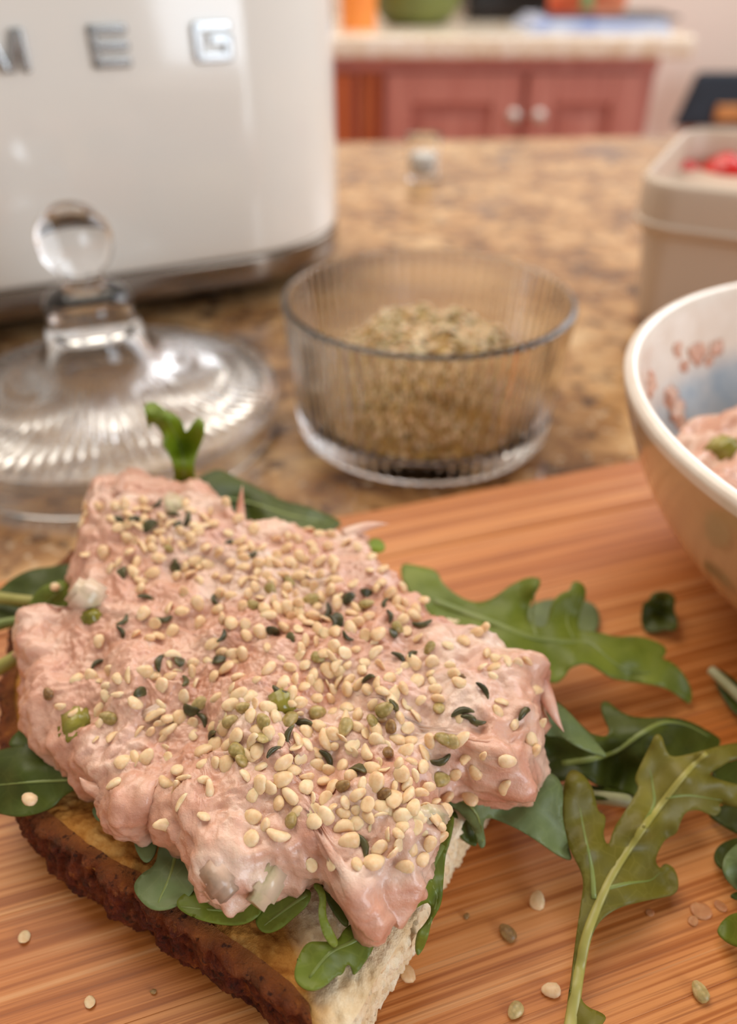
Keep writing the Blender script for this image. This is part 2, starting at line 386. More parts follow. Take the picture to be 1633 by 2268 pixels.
# printed bag
m_, n_ = 16, 28; G = []
for i in range(m_):
    z = 26 + 150 * i / (m_-1); s = math.sin(math.pi * min(1, .18 + .8*i/(m_-1))) ** .5
    for k in range(n_):
        a = 2*math.pi*k/n_; G.append((478 + 82*np.sign(math.cos(a))*abs(math.cos(a))**.7*(.82 + .25*s*(1-i/(m_*2.2))), 2010 + 34*s*np.sign(math.sin(a))*abs(math.sin(a))**.7, z + 3*math.sin(3*a)))
G = np.array(G); G += 3*np.c_[perlin(G/30), perlin(G/30+9), 0*perlin(G/30)]
bgx = link_mesh('snack_bag', G, grid_faces(m_, n_) + [tuple(range(n_-1, -1, -1)), tuple((m_-1)*n_+k for k in range(n_))], M['print_red'])
tag(bgx, 'red and orange printed bag lying on papers on the far counter', 'bag')
bevel(MB().box((470, 1976, 58), (26, 6, 40)).obj('printed_patch', M['print_green'], bgx, smooth=False), 3)
for k in range(3):
    p_ = bevel(MB().box((478 + 5*k, 1985 + 6*k, 4 + 8*k), (300 - 14*k, 220, 7.4), .03 - .03*k).obj('paper_stack', M['paper'], None, smooth=False), 1.2)
    tag(p_, ['bottom blue and white booklet of the stack on the far counter', 'middle blue and white booklet of the stack on the far counter', 'top blue and white booklet of the stack under the dark folder'][k], 'booklet', 'booklets on the far counter')
fo = bevel(MB().box((520, 2000, 26), (270, 200, 5), -.06).obj('folder', M['folder'], None, smooth=False), 1.5); tag(fo, 'dark flat folder on top of the booklets on the far counter', 'folder')
# chair by the wall
ch = empty('dining_chair', (985, 2250, -900)); tag(ch, 'wooden chair with dark padded backrest beside the far cabinet', 'chair')
for x in (835, 1135):
    bevel(MB().box((x + (50 if x < 900 else 0), 2330, -515), (28, 30, 770)).obj('leg', M['oak'], ch, smooth=False), 4)
    bevel(MB().box((x + 6, 2040, -675), (30, 30, 450)).obj('leg', M['oak'], ch, smooth=False), 4)
bevel(MB().box((991, 2185, -440), (350, 330, 26)).obj('seat', M['oak'], ch, smooth=False), 8)
bevel(link_mesh('backrest', [(824, 2285, -250), (1158, 2285, -250), (1150, 2285, -118), (862, 2285, -118), (824, 2312, -250), (1158, 2312, -250), (1150, 2312, -118), (862, 2312, -118)],
     [(0, 1, 2, 3), (7, 6, 5, 4), (0, 4, 5, 1), (1, 5, 6, 2), (2, 6, 7, 3), (3, 7, 4, 0)], M['navy'], ch, smooth=False), 12, 4)
bevel(MB().box((1000, 2276, -212), (150, 12, 40)).obj('back_rail', M['oak'], ch, smooth=False), 4)

# ------------------------------------------------------------------ toaster
TX = np.array((.91, .415)); TX /= np.linalg.norm(TX); TB = np.array((-TX[1], TX[0]))
TC = np.array((-105., 362.)) - 20*TX + 95*TB
def rrect(hl, hd, r, n=20):
    P = []
    for cx, cy, a0 in ((hl-r, hd-r, 0), (-hl+r, hd-r, 90), (-hl+r, -hd+r, 180), (hl-r, -hd+r, 270)):
        for k in range(n+1):
            a = math.radians(a0 + 90*k/n); P.append((cx + r*math.cos(a), cy + r*math.sin(a)))
    return np.array(P)
def tl(lx, ly, z): q = TC + TX*lx + TB*ly; return (q[0], q[1], z)
def loft(rows, hl=143, hd=95, r=76, close=True):
    V = []; n = None
    for z, o in rows:
        P = rrect(hl+o, hd+o, max(r+o, 4)); n = len(P); V += [tl(x, y, z) for x, y in P]
    Fc = [(i*n+k, i*n+(k+1) % n, (i+1)*n+(k+1) % n, (i+1)*n+k) for i in range(len(rows)-1) for k in range(n)]
    if close: Fc += [tuple(range(n-1, -1, -1)), tuple((len(rows)-1)*n+k for k in range(n))]
    return V, Fc
ts = empty('toaster', (TC[0], TC[1], 0)); tag(ts, 'glossy cream toaster with raised chrome letters behind the glass lid', 'toaster')
V, Fc = loft(round_path([(24.5, -3), (25.5, -.8), (30, 0), (60, .2), (100, .2), (130, -.4), (160, -3), (182, -9), (194, -19), (199, -34), (200, -50)], 4)); link_mesh('body', V, Fc, M['enamel'], ts)
V, Fc = loft([(10, -2.5), (11, -.4), (13, 0), (23, 0), (24.4, -.6), (24.6, -3)]); link_mesh('base_band', V, Fc, M['chrome_band'], ts)
V, Fc = loft([(4, -16), (10, -16)]); link_mesh('base_plate', V, Fc, M['black'], ts, smooth=False)
for lx in (-95, 95):
    for ly in (-50, 50):
        q = tl(lx, ly, 0); MB().tube([(q[0], q[1], 0), (q[0], q[1], 5)], 9, 16).obj('foot', M['black'], ts)
for ly in (-22, 22):
    MB().box(tl(0, ly, 199.6), (190, 26, 2.4), math.atan2(TX[1], TX[0])).obj('bread_slot', M['black'], ts, smooth=False)
    MB().box(tl(0, ly - 15, 200.6), (196, 3, 2.4), math.atan2(TX[1], TX[0])).obj('slot_trim', M['chrome'], ts, smooth=False)
RZ = math.atan2(TX[1], TX[0])
def letter(c, strokes):
    b = MB()
    for s in strokes:
        x0, z0, x1, z1 = s[:4]; tilt = s[4] if len(s) > 4 else 0
        b.box(tl(c + 20 + (x0+x1)/2, -96.2, 116.8 + (z0+z1)/2), (x1-x0, 3.4, z1-z0), RZ, tilt)
    o = b.obj('letter', M['letter'], ts, smooth=False); bevel(o, .8, 3); return o
letter(-82, [(-8, 4, 8, 7.4), (-8, -1.6, 8, 1.6), (-8, -7.4, 8, -4), (-8, 0, -4.8, 7.4), (4.8, -7.4, 8, 0)])
letter(-40, [(-8.4, -7.4, -5, 7.4), (5, -7.4, 8.4, 7.4), (-5, -7.4, -1.2, 7.4, -.30), (1.2, -7.4, 5, 7.4, .30)])
letter(0, [(-7.6, -7.4, -4.4, 7.4), (-7.6, 4.2, 7.6, 7.4), (-7.6, -1.6, 7.6, 1.6), (-7.6, -7.4, 7.6, -4.2)])
letter(42.5, [(-8.4, -6.6, -4.6, 6.6), (-7.4, 4, 8, 7.4), (-7.4, -7.4, 7.6, -4), (-1.4, -1, 8.4, 2.4), (4.8, -6.6, 8.4, 2.4)])

# ------------------------------------------------------------------ small far glass
V, Fc = lathe(round_path([(0, 0), (10, 0), (12, 2), (13.5, 30), (12.6, 30.6), (11.6, 29), (10.4, 7), (9, 5), (0, 5)], 4), 40, tuple(un(936, 396, 0)[:2]) + (0,))
sg = link_mesh('small_glass', V, [tuple(reversed(f)) for f in Fc], M['glass']); tag(sg, 'tiny clear glass standing near the far edge of countertop', 'glass')
q = un(936, 396, 0); V, Fc = lathe([(0, 5.1), (8.6, 5.2), (10.2, 8), (11, 18), (9, 19.5), (0, 20.5)], 32, (q[0], q[1], 0))
sc_ = link_mesh('salt', V, Fc, M['white_ceramic']); tag(sc_, 'white filling inside the tiny clear glass', 'salt')

# ------------------------------------------------------------------ glass lid with ball knob
LC = (-99, 262, 0)
prof = [(0, 82.5)]
for a in range(80, -56, -9): prof.append((12.6*math.cos(math.radians(a)), 69.8 + 12.6*math.sin(math.radians(a))))
prof += [(6.6, 57.4), (8, 55), (13, 52.5), (15.4, 49), (15.8, 43), (17.2, 37), (20, 31), (25.5, 25.5), (34, 21), (46, 17.2), (57, 14.6), (62.4, 13.4), (64, 11.6), (64, 3), (63.6, .3), (61.4, .2), (60.6, 3), (60.4, 8.8), (56, 10.6), (45, 13), (33, 16.6), (24, 20.6), (18, 26), (13.5, 33), (10, 38), (0, 40)]
prof = round_path(prof, 2)
def lidr(th, r, z, i):
    d = 0
    if r > 20 and i < len(prof)*.62: d = min(1, (r-20)/25) * .7
    return r + d*np.cos(72*th)
V, Fc = lathe(prof, 720, LC, lidr)
flz = (np.hypot(V[:, 0]-LC[0], V[:, 1]-LC[1]) > 24) & (np.hypot(V[:, 0]-LC[0], V[:, 1]-LC[1]) < 60) & (V[:, 2] > 13)
th_ = np.arctan2(V[:, 1]-LC[1], V[:, 0]-LC[0]); V[flz, 2] += .5*np.cos(72*th_[flz])
lid = link_mesh('glass_dome_cover', V, Fc, M['glass']); tag(lid, 'clear fluted glass lid with a round ball knob', 'lid')

# ------------------------------------------------------------------ ribbed glass bowl and hemp seeds in it
BC = (21, 263, 0)
prof = round_path([(0, .6), (38, .4), (45.5, 1.2), (47, 4), (48, 16), (49.4, 34), (50.8, 48), (51, 49.8), (50.3, 50.3), (49.5, 49.8), (48.2, 36), (46.6, 17), (44.6, 9), (38, 7), (0, 6.6)], 3)
nb = next(i for i, p in enumerate(prof) if p[1] > 50.1)
def bowlr(th, r, z, i): return r + (1.0*np.abs(np.cos(36*th)) if i <= nb and r > 46 else 0)
V, Fc = lathe(prof, 864, BC, bowlr)
gbw = link_mesh('glass_bowl', V, [tuple(reversed(f)) for f in Fc], M['glass']); tag(gbw, 'clear ribbed glass bowl holding hemp seeds', 'bowl')
# pile
nr, nth = 26, 96; G = []
for i in range(nr):
    for k in range(nth):
        a = 2*math.pi*k/nth; t = i/(nr-1); r = 42*t
        z = 7.2 + 30*(1 - t**4) + .2
        G.append((BC[0] + 1 + r*math.cos(a), BC[1] + r*math.sin(a), z))
G = np.array(G); G[:, 2] = np.maximum(7.4, G[:, 2] + (5*perlin(G/13) + 2.2*perlin(G/5)) * (G[:, 2] > 9))
pb = link_mesh('hemp_seed_pile', G, grid_faces(nr, nth) + [tuple(range((nr-1)*nth, nr*nth))], M['pile'])
tag(pb, 'heap of hulled hemp seeds filling the ribbed glass bowl', 'hemp seeds', kind='stuff')
PILE_BVH = BVHTree.FromPolygons([tuple(p) for p in G], [tuple(f) for f in grid_faces(nr, nth)])

# ------------------------------------------------------------------ square dish with red fruit
RD = empty('square_dish', (183, 395, 0)); tag(RD, 'white square ceramic dish with rounded corners holding red fruit', 'dish')
RA = math.radians(-27); RXv = np.array((math.cos(RA), math.sin(RA))); RYv = np.array((-RXv[1], RXv[0]))
RC = np.array((120., 357.)) + RXv*60 + RYv*64
def dish(rows, hx, hy, r):
    V = []
    for z, o in rows:
        P = rrect(hx+o, hy+o, max(r+o, 3), 12); n = len(P)
        for x, y in P: q = RC + RXv*x + RYv*y; V.append((q[0], q[1], z))
    Fc = [(i*n+k, i*n+(k+1) % n, (i+1)*n+(k+1) % n, (i+1)*n+k) for i in range(len(rows)-1) for k in range(n)]
    return V, Fc + [tuple(range(n-1, -1, -1)), tuple((len(rows)-1)*n+k for k in range(n))]
V, Fc = dish(round_path([(0, -13), (2, -10), (20, -7), (43, -4.4), (45, -3.4), (47, -1), (64, 0), (66.8, -.8), (67.2, -1.8), (66.4, -3), (46, -6), (20, -10), (9, -15), (8, -24)], 3), 62, 68, 20)
link_mesh('dish_body', V, Fc, M['ceramic'], RD)
MB().add(*dish([(47.6, 0), (49, .9), (50.4, 0)], 62, 68, 20)).obj('rim_band', M['ceramic'], RD)
def berry(p, s, rot, lab):
    pr = round_path([(0, -1), (.45, -.85), (.85, -.35), (.98, .15), (.75, .65), (.3, .9), (0, .86)], 3)
    V, Fc = lathe(pr, 24); V = V*s; V += .08*s*np.c_[perlin(V/s*2+p[0]), perlin(V/s*2+40), perlin(V/s*2+80)]
    R = np.array(Euler(rot).to_matrix()); V = V @ R.T + np.array(p)
    o = link_mesh('strawberry', V, Fc, M['red']); tag(o, lab, 'fruit', 'red fruit in the square dish'); return o
def dp(x, y, z): q = RC + RXv*x + RYv*y; return (q[0], q[1], z)
berry(tuple(un(1512, 412, 40)), 14, (1.2, .3, .4), 'small red fruit piece at the left inside the square dish')
berry(tuple(un(1600, 412, 42)), 17, (1.4, 0, 1.2), 'large domed red fruit in front within the square dish')
berry(dp(34, -14, 38), 17, (1.1, .5, 2.2), 'red fruit at the right inside the square dish')
berry(dp(18, 26, 30), 17, (1.5, .2, 3.1), 'red fruit at the back inside the square dish')
berry(dp(-4, -20, 22), 16, (1.5, .2, 3.1), 'lower red fruit under the domed one in the dish')

# ------------------------------------------------------------------ cutting board of bamboo planks
BA = math.radians(17.8); BXv = np.array((math.cos(BA), math.sin(BA))); BYv = np.array((-BXv[1], BXv[0])); BP = np.array((-10., 177.))
bd = empty('cutting_board', (BP[0] + 20, BP[1] - 140, 0)); tag(bd, 'bamboo cutting board under the open sandwich', 'cutting board')
pw = 23.0; np_ = 13; cube = None
for k in range(np_):
    c = BP + BXv*30 - BYv*(pw*(k + .5))
    if cube is None or k == 1 or k == np_-1:
        b = MB().box((0, 0, 9), (430, pw - .02, 18)); cube = bpy.data.meshes.new('plank'); cube.from_pydata([(x*MM, y*MM, z*MM) for x, y, z in b.v], [], b.f); cube.materials.append(M['bamboo'])
    o = bpy.data.objects.new('plank', cube); C.objects.link(o); o.parent = bd
    d = np.array((c[0], c[1], 0)) - ORG[bd.name]; o.location = d*MM; o.rotation_euler = (0, 0, BA + (math.pi if k % 2 else 0))
    bevel(o, 2.2 if k in (0, np_-1) else .06, 3 if k in (0, np_-1) else 1)
BOARD = 18.0

# ------------------------------------------------------------------ bread slice
BT = 33.0
crust_px = [(130, 1246), (62, 1330), (24, 1420), (2, 1540), (10, 1660), (32, 1745), (60, 1803), (115, 1850), (171, 1894), (221, 1929), (296, 1969), (352, 2017), (427, 2059), (502, 2113), (583, 2168), (648, 2213), (700, 2275)]
cut_px = [(720, 2290), (775, 2268), (800, 2230), (823, 2181), (853, 2134), (900, 2060), (939, 1997), (1005, 1850)]
poly = [un(x, y, BT)[:2] for x, y in crust_px] + [un(x, y, BT)[:2] for x, y in cut_px] + [np.array(p) for p in ((26, 86), (32, 100), (24, 116), (4, 136), (-20, 152), (-48, 158), (-66, 150))]
poly = np.array(poly); bc = np.array((-22., 100.)); NB = 900
th = np.linspace(0, 2*np.pi, NB, endpoint=False); R = csmooth(radial(poly, bc, th), 2)
a0 = math.atan2(*(un(130, 1246, BT)[:2] - bc)[::-1]) % (2*np.pi); a1 = math.atan2(*(un(700, 2275, BT)[:2] - bc)[::-1]) % (2*np.pi)
crusty = ((th > a0 - .9) & (th < a1)).astype(float); crusty = np.clip(csmooth(crusty, 60), 0, 1)
CS = np.cos(th); SN = np.sin(th)
def brow(r, z): return np.stack([bc[0] + r*CS, bc[1] + r*SN, np.broadcast_to(z, r.shape)], 1)
rows = []; dist = []
for t in np.linspace(.06, 1, 110):
    inw = (1-t)*R
    z = BT - 1.6*np.exp(-((inw-9)/6)**2)*crusty - .8*np.exp(-inw/1.2) ; rows.append(brow(R*t, z)); dist.append(inw)
top_n = len(rows)
X = np.array(rows); nrm = np.zeros_like(X); nrm[..., 2] = 1
P = X.reshape(-1, 3); pores = np.minimum(0, perlin(P/2.4) + .12)*1.5 + np.minimum(0, perlin(P/1.1+7)+.05)*.7 + .5*perlin(P/6+3) + .25*perlin(P/.6)
X[..., 2] += pores.reshape(X.shape[:2]) * np.clip(np.array(dist)/1.0, .35, 1)
toast = np.clip(crusty[None, :]*np.exp(-np.array(dist)/16)*1.2 + .12, 0, 1)
cv = np.array((bc[0], bc[1], BT))
Vt = np.vstack([X.reshape(-1, 3), cv[None]]); Fc = [tuple(reversed(f)) for f in grid_faces(top_n, NB)]; c_i = len(Vt)-1
Fc += [(c_i, k, (k+1) % NB) for k in range(NB)]
# cut side (no crust): ragged pale crumb
side = []
for j, s in enumerate(np.linspace(0, 1, 26)):
    bulge = .6*math.sin(math.pi*s); side.append(brow(R + bulge - .3, BT - .8 - (BT - .8 - BOARD - .3)*s))
S = np.array(side); sp = S.reshape(-1, 3)
rag = (.6*perlin(sp/4) + .7*perlin(sp/1.5+5) + .7*perlin(sp/.7+9) - 1.6*np.maximum(0, perlin(sp/1.3+33)-.05)).reshape(S.shape[:2])
outd = np.stack([CS, SN, 0*CS], 1)
rag = np.clip(rag, -1.6, .7)
S1 = S + outd[None]*(rag*(1-crusty)[None, :])[..., None] - outd[None]*(crusty*1.2)[None, :, None]
S1[0] = X[-1]; off = len(Vt); Vt = np.vstack([Vt, S1.reshape(-1, 3)]); Fc += [tuple(reversed(f)) for f in grid_faces(26, NB, off)]
Fc.append(tuple(off + 25*NB + k for k in range(NB)))
ta = np.concatenate([toast.ravel(), [.1], np.tile(crusty*.3, (26, 1)).ravel()*.3])
bread = link_mesh('bread_slice', Vt, Fc, M['crumb'], org=(bc[0], bc[1], BOARD), attr={'toast': ta})
tag(bread, 'toasted bread slice with brown crust under the pink salad', 'bread')
# crust shell
idx = np.where(crusty > .5)[0]; idx = np.sort(idx); brk = np.where(np.diff(idx) > 1)[0]
if len(brk): idx = np.concatenate([idx[brk[0]+1:], idx[:brk[0]+1]])
m1 = 40; shell = []; tv = []
for j in range(m1):
    s = j/(m1-1)
    if s < .18: u = s/.18; rr = R - 2.4*(1-u); zz = BT + .15*u; lightc = .75-u*.5
    else: u = (s-.18)/.82; rr = R + .5 + 1.5*math.sin(math.pi*min(1, u*1.05))*.9 - .6*u; zz = BT + .15 - (BT - BOARD - .1)*u; lightc = max(0, .25 - u*2.2) + .15*max(0, u-.75)
    shell.append(brow(rr, zz)[idx]); tv.append(np.full(len(idx), lightc))
S = np.array(shell); sp = S.reshape(-1, 3)
ex = (1.3*perlin(sp/7) + .8*perlin(sp/2.6+4) + .6*perlin(sp/1.2+2) + .35*perlin(sp/.6) - .9*np.maximum(0, perlin(sp/1.7+44)-.2)).reshape(S.shape[:2])
S = S + outd[idx][None]*(ex*np.clip(np.linspace(0, 5, m1), .15, 1)[:, None])[..., None]
S[..., 2] += (.5*perlin(sp/3+1).reshape(S.shape[:2]))*np.clip(np.linspace(3, -.2, m1), 0, 1)[:, None]
nI = len(idx); fcs = [(i*nI+k, i*nI+k+1, (i+1)*nI+k+1, (i+1)*nI+k) for i in range(m1-1) for k in range(nI-1)]
link_mesh('crust', S.reshape(-1, 3), [tuple(reversed(f)) for f in fcs], M['crust'], bread, attr={'toast': np.array(tv).ravel() + .35*np.clip(perlin(sp/5+8), 0, 1)})

# ------------------------------------------------------------------ pink fish salad
front = [(1222, 1520), (1205, 1600), (1215, 1690), (1185, 1735), (1160, 1775), (1120, 1752), (1060, 1735), (1000, 1742), (968, 1765), (972, 1820), (972, 1880), (930, 1935), (900, 1985), (850, 2010), (835, 2050), (805, 2062), (775, 2030), (762, 1985), (730, 1950), (690, 1945), (650, 1955), (600, 1985), (540, 1995), (470, 1992), (436, 1980), (430, 1930), (410, 1890), (365, 1850), (340, 1815), (300, 1838), (255, 1838), (225, 1800), (205, 1760), (185, 1725), (130, 1685), (85, 1625), (55, 1560), (44, 1490), (50, 1430), (82, 1390)]
back = [(135, 1370), (158, 1290), (150, 1215), (185, 1150), (205, 1085), (240, 1062), (285, 1050), (320, 1078), (370, 1082), (430, 1078), (470, 1110), (520, 1146), (600, 1155), (690, 1165), (760, 1165), (815, 1170), (838, 1215), (880, 1245), (930, 1300), (980, 1352), (1060, 1375), (1130, 1395), (1190, 1440)]
poly = np.array([un(x, y, 40)[:2] for x, y in front] + [un(x, y, 49)[:2] for x, y in back])
sc0 = np.array((-22., 95.)); NS = 640
th = np.linspace(0, 2*np.pi, NS, endpoint=False); R = csmooth(radial(poly, sc0, th), 2); CS = np.cos(th); SN = np.sin(th)
ctrl = [(*un(280, 1090, 55)[:2], 55), (*un(430, 1120, 54)[:2], 54), (*un(620, 1210, 52)[:2], 51.5), (*un(800, 1230, 50)[:2], 51), (*un(600, 1400, 52)[:2], 52), (*un(850, 1450, 52)[:2], 51),
        (*un(1100, 1480, 50)[:2], 49.5), (*un(1080, 1620, 48)[:2], 49), (*un(600, 1600, 52)[:2], 51), (*un(880, 1700, 49)[:2], 49), (*un(300, 1480, 50)[:2], 50), (*un(130, 1480, 46)[:2], 48), (*un(160, 1640, 44)[:2], 45),
        (*un(300, 1720, 45)[:2], 45.5), (*un(560, 1850, 45)[:2], 47), (*un(820, 1930, 44)[:2], 45.5), (*un(200, 1300, 50)[:2], 50), (*un(700, 1760, 47)[:2], 48)]
def stop_(x, y): return idw(np.c_[x, y], ctrl, 2.6)
E_, rows = 6.5, []
for t in np.linspace(.012, 1, 150):
    r = (R-E_)*t; x = sc0[0]+r*CS; y = sc0[1]+r*SN; rows.append(np.stack([x, y, stop_(x, y)], 1))
zt = csmooth(rows[-1][:, 2], 6); ev = (zt - 35.0)/1.8; zc = zt - ev
rows[-1][:, 2] = zt
for a in np.linspace(82, -62, 40):
    a = math.radians(a); r = R - E_ + E_*math.cos(a); rows.append(np.stack([sc0[0]+r*CS, sc0[1]+r*SN, zc + ev*math.sin(a)], 1))
rb = R - E_ + E_*math.cos(math.radians(-62)); zb = rows[-1][:, 2]
for t in np.linspace(.93, .05, 10): rows.append(np.stack([sc0[0]+rb*t*CS, sc0[1]+rb*t*SN, zb*0 + 35.2 + (zb-35.2)*max(0, (t-.8)/.2)], 1))
X = np.array(rows); n = grid_normals(X)
if n[10, :, 2].mean() < 0: n = -n
P = X.reshape(-1, 3)
warp = P + 2.2*np.stack([perlin(P/7), perlin(P/7+31), perlin(P/7+57)], 1)
d = 2.0*perlin(warp/12) + 1.35*perlin(warp/6.2+13) + .45*(1-2*np.abs(perlin(warp/5+23))) - .2 + .45*perlin(warp/2.4+5) + .38*(.4-np.abs(perlin(warp*np.array((.22, .62, .5))+9))) + .24*perlin(P/1.1+2) + .13*perlin(P/.55+8)
d += .8*np.maximum(0, perlin(warp/5+71)-.15)*2 + .55*np.maximum(0, perlin(warp/2.8+91))*np.clip(1.2-n.reshape(-1, 3)[:, 2], 0, 1)*2
d += np.round(perlin(warp/4.4+17)*2.2)*.22
w_ = np.ones(X.shape[0]); w_[-11:] = .2
X = X + n*(d.reshape(X.shape[:2])*w_[:, None])[..., None]
Vs = np.vstack([X.reshape(-1, 3), X[0].mean(0)[None], X[-1].mean(0)[None]]); m1 = X.shape[0]
Fs = grid_faces(m1, NS) + [(len(Vs)-2, k, (k+1) % NS) for k in range(NS)] + [(len(Vs)-1, (m1-1)*NS+(k+1) % NS, (m1-1)*NS+k) for k in range(NS)]
salad = link_mesh('fish_salad', Vs, Fs, M['salad'], org=(sc0[0], sc0[1], 35)); tag(salad, 'mound of pink creamy fish salad topped with hemp seeds on bread', 'fish salad')
SBVH = BVHTree.FromPolygons(Vs.tolist(), Fs)
EYE = Vector((0, 0, CAM_H))
def hit(px, py, bvh=SBVH):
    l, nn, i, dd = bvh.ray_cast(EYE, ray(px, py))
    if l is None: return None
    if nn.dot(ray(px, py)) > 0: nn = -nn
    return l, nn
# pulled strands of fish at the salad's rim
def strand(pts, r0):
    P = round_path([un(x, y, z) for x, y, z in pts], 5); k = len(P)
    MB().tube(P, [r0*(1-(i/(k-1))**1.3)+.05 for i in range(k)], 8, .7).obj('strand', M['salad'], salad)
strand([(1190, 1490, 44), (1215, 1550, 43.5), (1232, 1590, 42), (1250, 1622, 40)], 1.7)
strand([(265, 1775, 41), (225, 1752, 42), (195, 1742, 43), (176, 1722, 44.5)], 2.1)
strand([(533, 1165, 50), (533, 1140, 51), (534, 1105, 53.6), (537, 1074, 56)], 1.3)
strand([(760, 1185, 50), (805, 1168, 51), (835, 1162, 51.5), (862, 1161, 52)], 1.7)
strand([(1000, 1640, 48), (1070, 1655, 47.5), (1110, 1663, 46.5), (1140, 1668, 46)], 1.2)
strand([(260, 1090, 55), (268, 1062, 57), (281, 1040, 59)], 1.6)
strand([(225, 1110, 53), (226, 1080, 55), (233, 1062, 56.5)], 1.5)
strand([(100, 1420, 44), (70, 1405, 45), (50, 1412, 45)], 1.3)
# pieces of celery and skin folded in
def chunk(px, py, size, mt, name, rot, sink=.45, bvh=SBVH, parent=None):
    h = hit(px, py, bvh)
    if h is None: return
    l, nn = h; bm = bmesh.new(); bmesh.ops.create_cube(bm, size=1); bmesh.ops.bevel(bm, geom=bm.edges[:], offset=.2, segments=3, affect='EDGES')
    V = np.array([v.co for v in bm.verts])*np.array(size); Fq = [tuple(v.index for v in f.verts) for f in bm.faces]; bm.free()
    V[:, 2] += .12*size[2]*np.cos(V[:, 0]/size[0]*3) ; V += .25*np.c_[perlin(V/2+px), perlin(V/2+py), perlin(V/2)]
    Rm = np.array(nn.to_track_quat('Z', 'Y').to_matrix()) @ np.array(Matrix.Rotation(rot, 3, 'Z'))
    V = V @ Rm.T + np.array(l) - np.array(nn)*size[2]*(sink-.5)*-1 - np.array(nn)*size[2]*.5
    return link_mesh(name, V, Fq, mt, parent or salad)
chunk(160, 1592, (7.5, 5.5, 3.5), M['celery'], 'celery_piece', .2, 0.57)
chunk(622, 1565, (4.2, 5, 3.2), M['celery'], 'celery_piece', .5, 0.6)
chunk(185, 1335, (6.5, 6.5, 5), M['celery_pale'], 'celery_piece', .9, 0.64)
chunk(203, 1366, (3.6, 2.8, 2.5), M['celery'], 'celery_piece', .3, 0.8)
chunk(330, 1590, (6.5, 3, 2.4), M['skin'], 'skin_piece', .5, 0.57)
chunk(470, 1945, (4.5, 6.5, 3), M['skin'], 'skin_piece', 1.2, 0.515)
chunk(610, 1950, (8, 4.5, 3), M['celery_pale'], 'celery_piece', .2, 0.52)
chunk(965, 1800, (3, 8, 3), M['celery_pale'], 'celery_piece', .1, 0.64)
chunk(395, 1115, (8, 5, 4), M['celery_pale'], 'celery_piece', .1, 0.58)
chunk(1022, 1498, (1.1, 1.5, .8), M['seed_brown'], 'hole_shade', .1, .7)  # brown bead painted in for the dark of a small hole

# ------------------------------------------------------------------ arugula
PEN = [0]
def poly_inside(P, poly):
    x, y = P[:, 0], P[:, 1]; ins = np.zeros(len(P), bool); n = len(poly)
    for i in range(n):
        x1, y1 = poly[i]; x2, y2 = poly[(i+1) % n]
        if y1 == y2: continue
        c = ((y1 > y) != (y2 > y)) & (x < (x2-x1)*(y-y1)/(y2-y1) + x1); ins ^= c
    return ins
def leaf(label, outline, ctrl, mt='leaf', ribs=(), rib_mat='rib_dim', wave=.7, step=9, name='arugula_leaf', th=.35, group='arugula leaves', vein_mat=None):
    o = np.array(outline, float)
    for _ in range(2):                                     # soften the outline
        a = np.roll(o, -1, 0); o = np.stack([.75*o+.25*a, .25*o+.75*a], 1).reshape(-1, 2)
    lo, hi = o.min(0), o.max(0); gx, gy = np.meshgrid(np.arange(lo[0], hi[0], step), np.arange(lo[1], hi[1], step)); g = np.c_[gx.ravel(), gy.ravel()]
    g = g + rng.uniform(-.2, .2, g.shape)*step; g = g[poly_inside(g, o)]
    if len(g): g = g[(np.linalg.norm(g[:, None] - o[None], axis=2).min(1) > step*.5)]
    pts = np.vstack([o, g]); n = len(o)
    vo, ed, fa, *_ = delaunay_2d_cdt([Vector(p) for p in pts], [], [list(range(n))], 1, 1e-4)
    vo = np.array(vo); s = PEN[0]*17.3; PEN[0] += 1
    zf = lambda Q: idw(Q, ctrl, 2.0) + wave*perlin(np.c_[Q/55 + s, np.full(len(Q), s)]) * 2
    z = np.maximum(zf(vo), BOARD + .45)
    V = np.array([un(a[0], a[1], b) for a, b in zip(vo, z)])
    ob = link_mesh(name, V, fa, M[mt]); solidify(ob, th)
    tag(ob, label, 'leaf', group)
    for i, (path, w0, w1) in enumerate(ribs):
        q = np.array(round_path(path, 5)); zz = np.maximum(zf(q), BOARD + .45) + .12
        P = [un(a[0], a[1], b) for a, b in zip(q, zz)]; k = len(P)
        MB().tube(P, [w0 + (w1-w0)*j/(k-1) for j in range(k)], 8, .5).obj('midrib' if i == 0 else 'vein', M[rib_mat if i == 0 or not vein_mat else vein_mat], ob)
    return ob, zf
def stem(pts, r, mt, parent=None, label=None):
    P = round_path([un(x, y, z) for x, y, z in pts], 5); k = len(P); rr = [r[0] + (r[1]-r[0])*j/(k-1) for j in range(k)]
    o = MB().tube(P, rr, 10).obj('arugula_sprig' if parent is None else 'stem', M[mt], parent)
    if label: tag(o, label, 'stem')
    return o

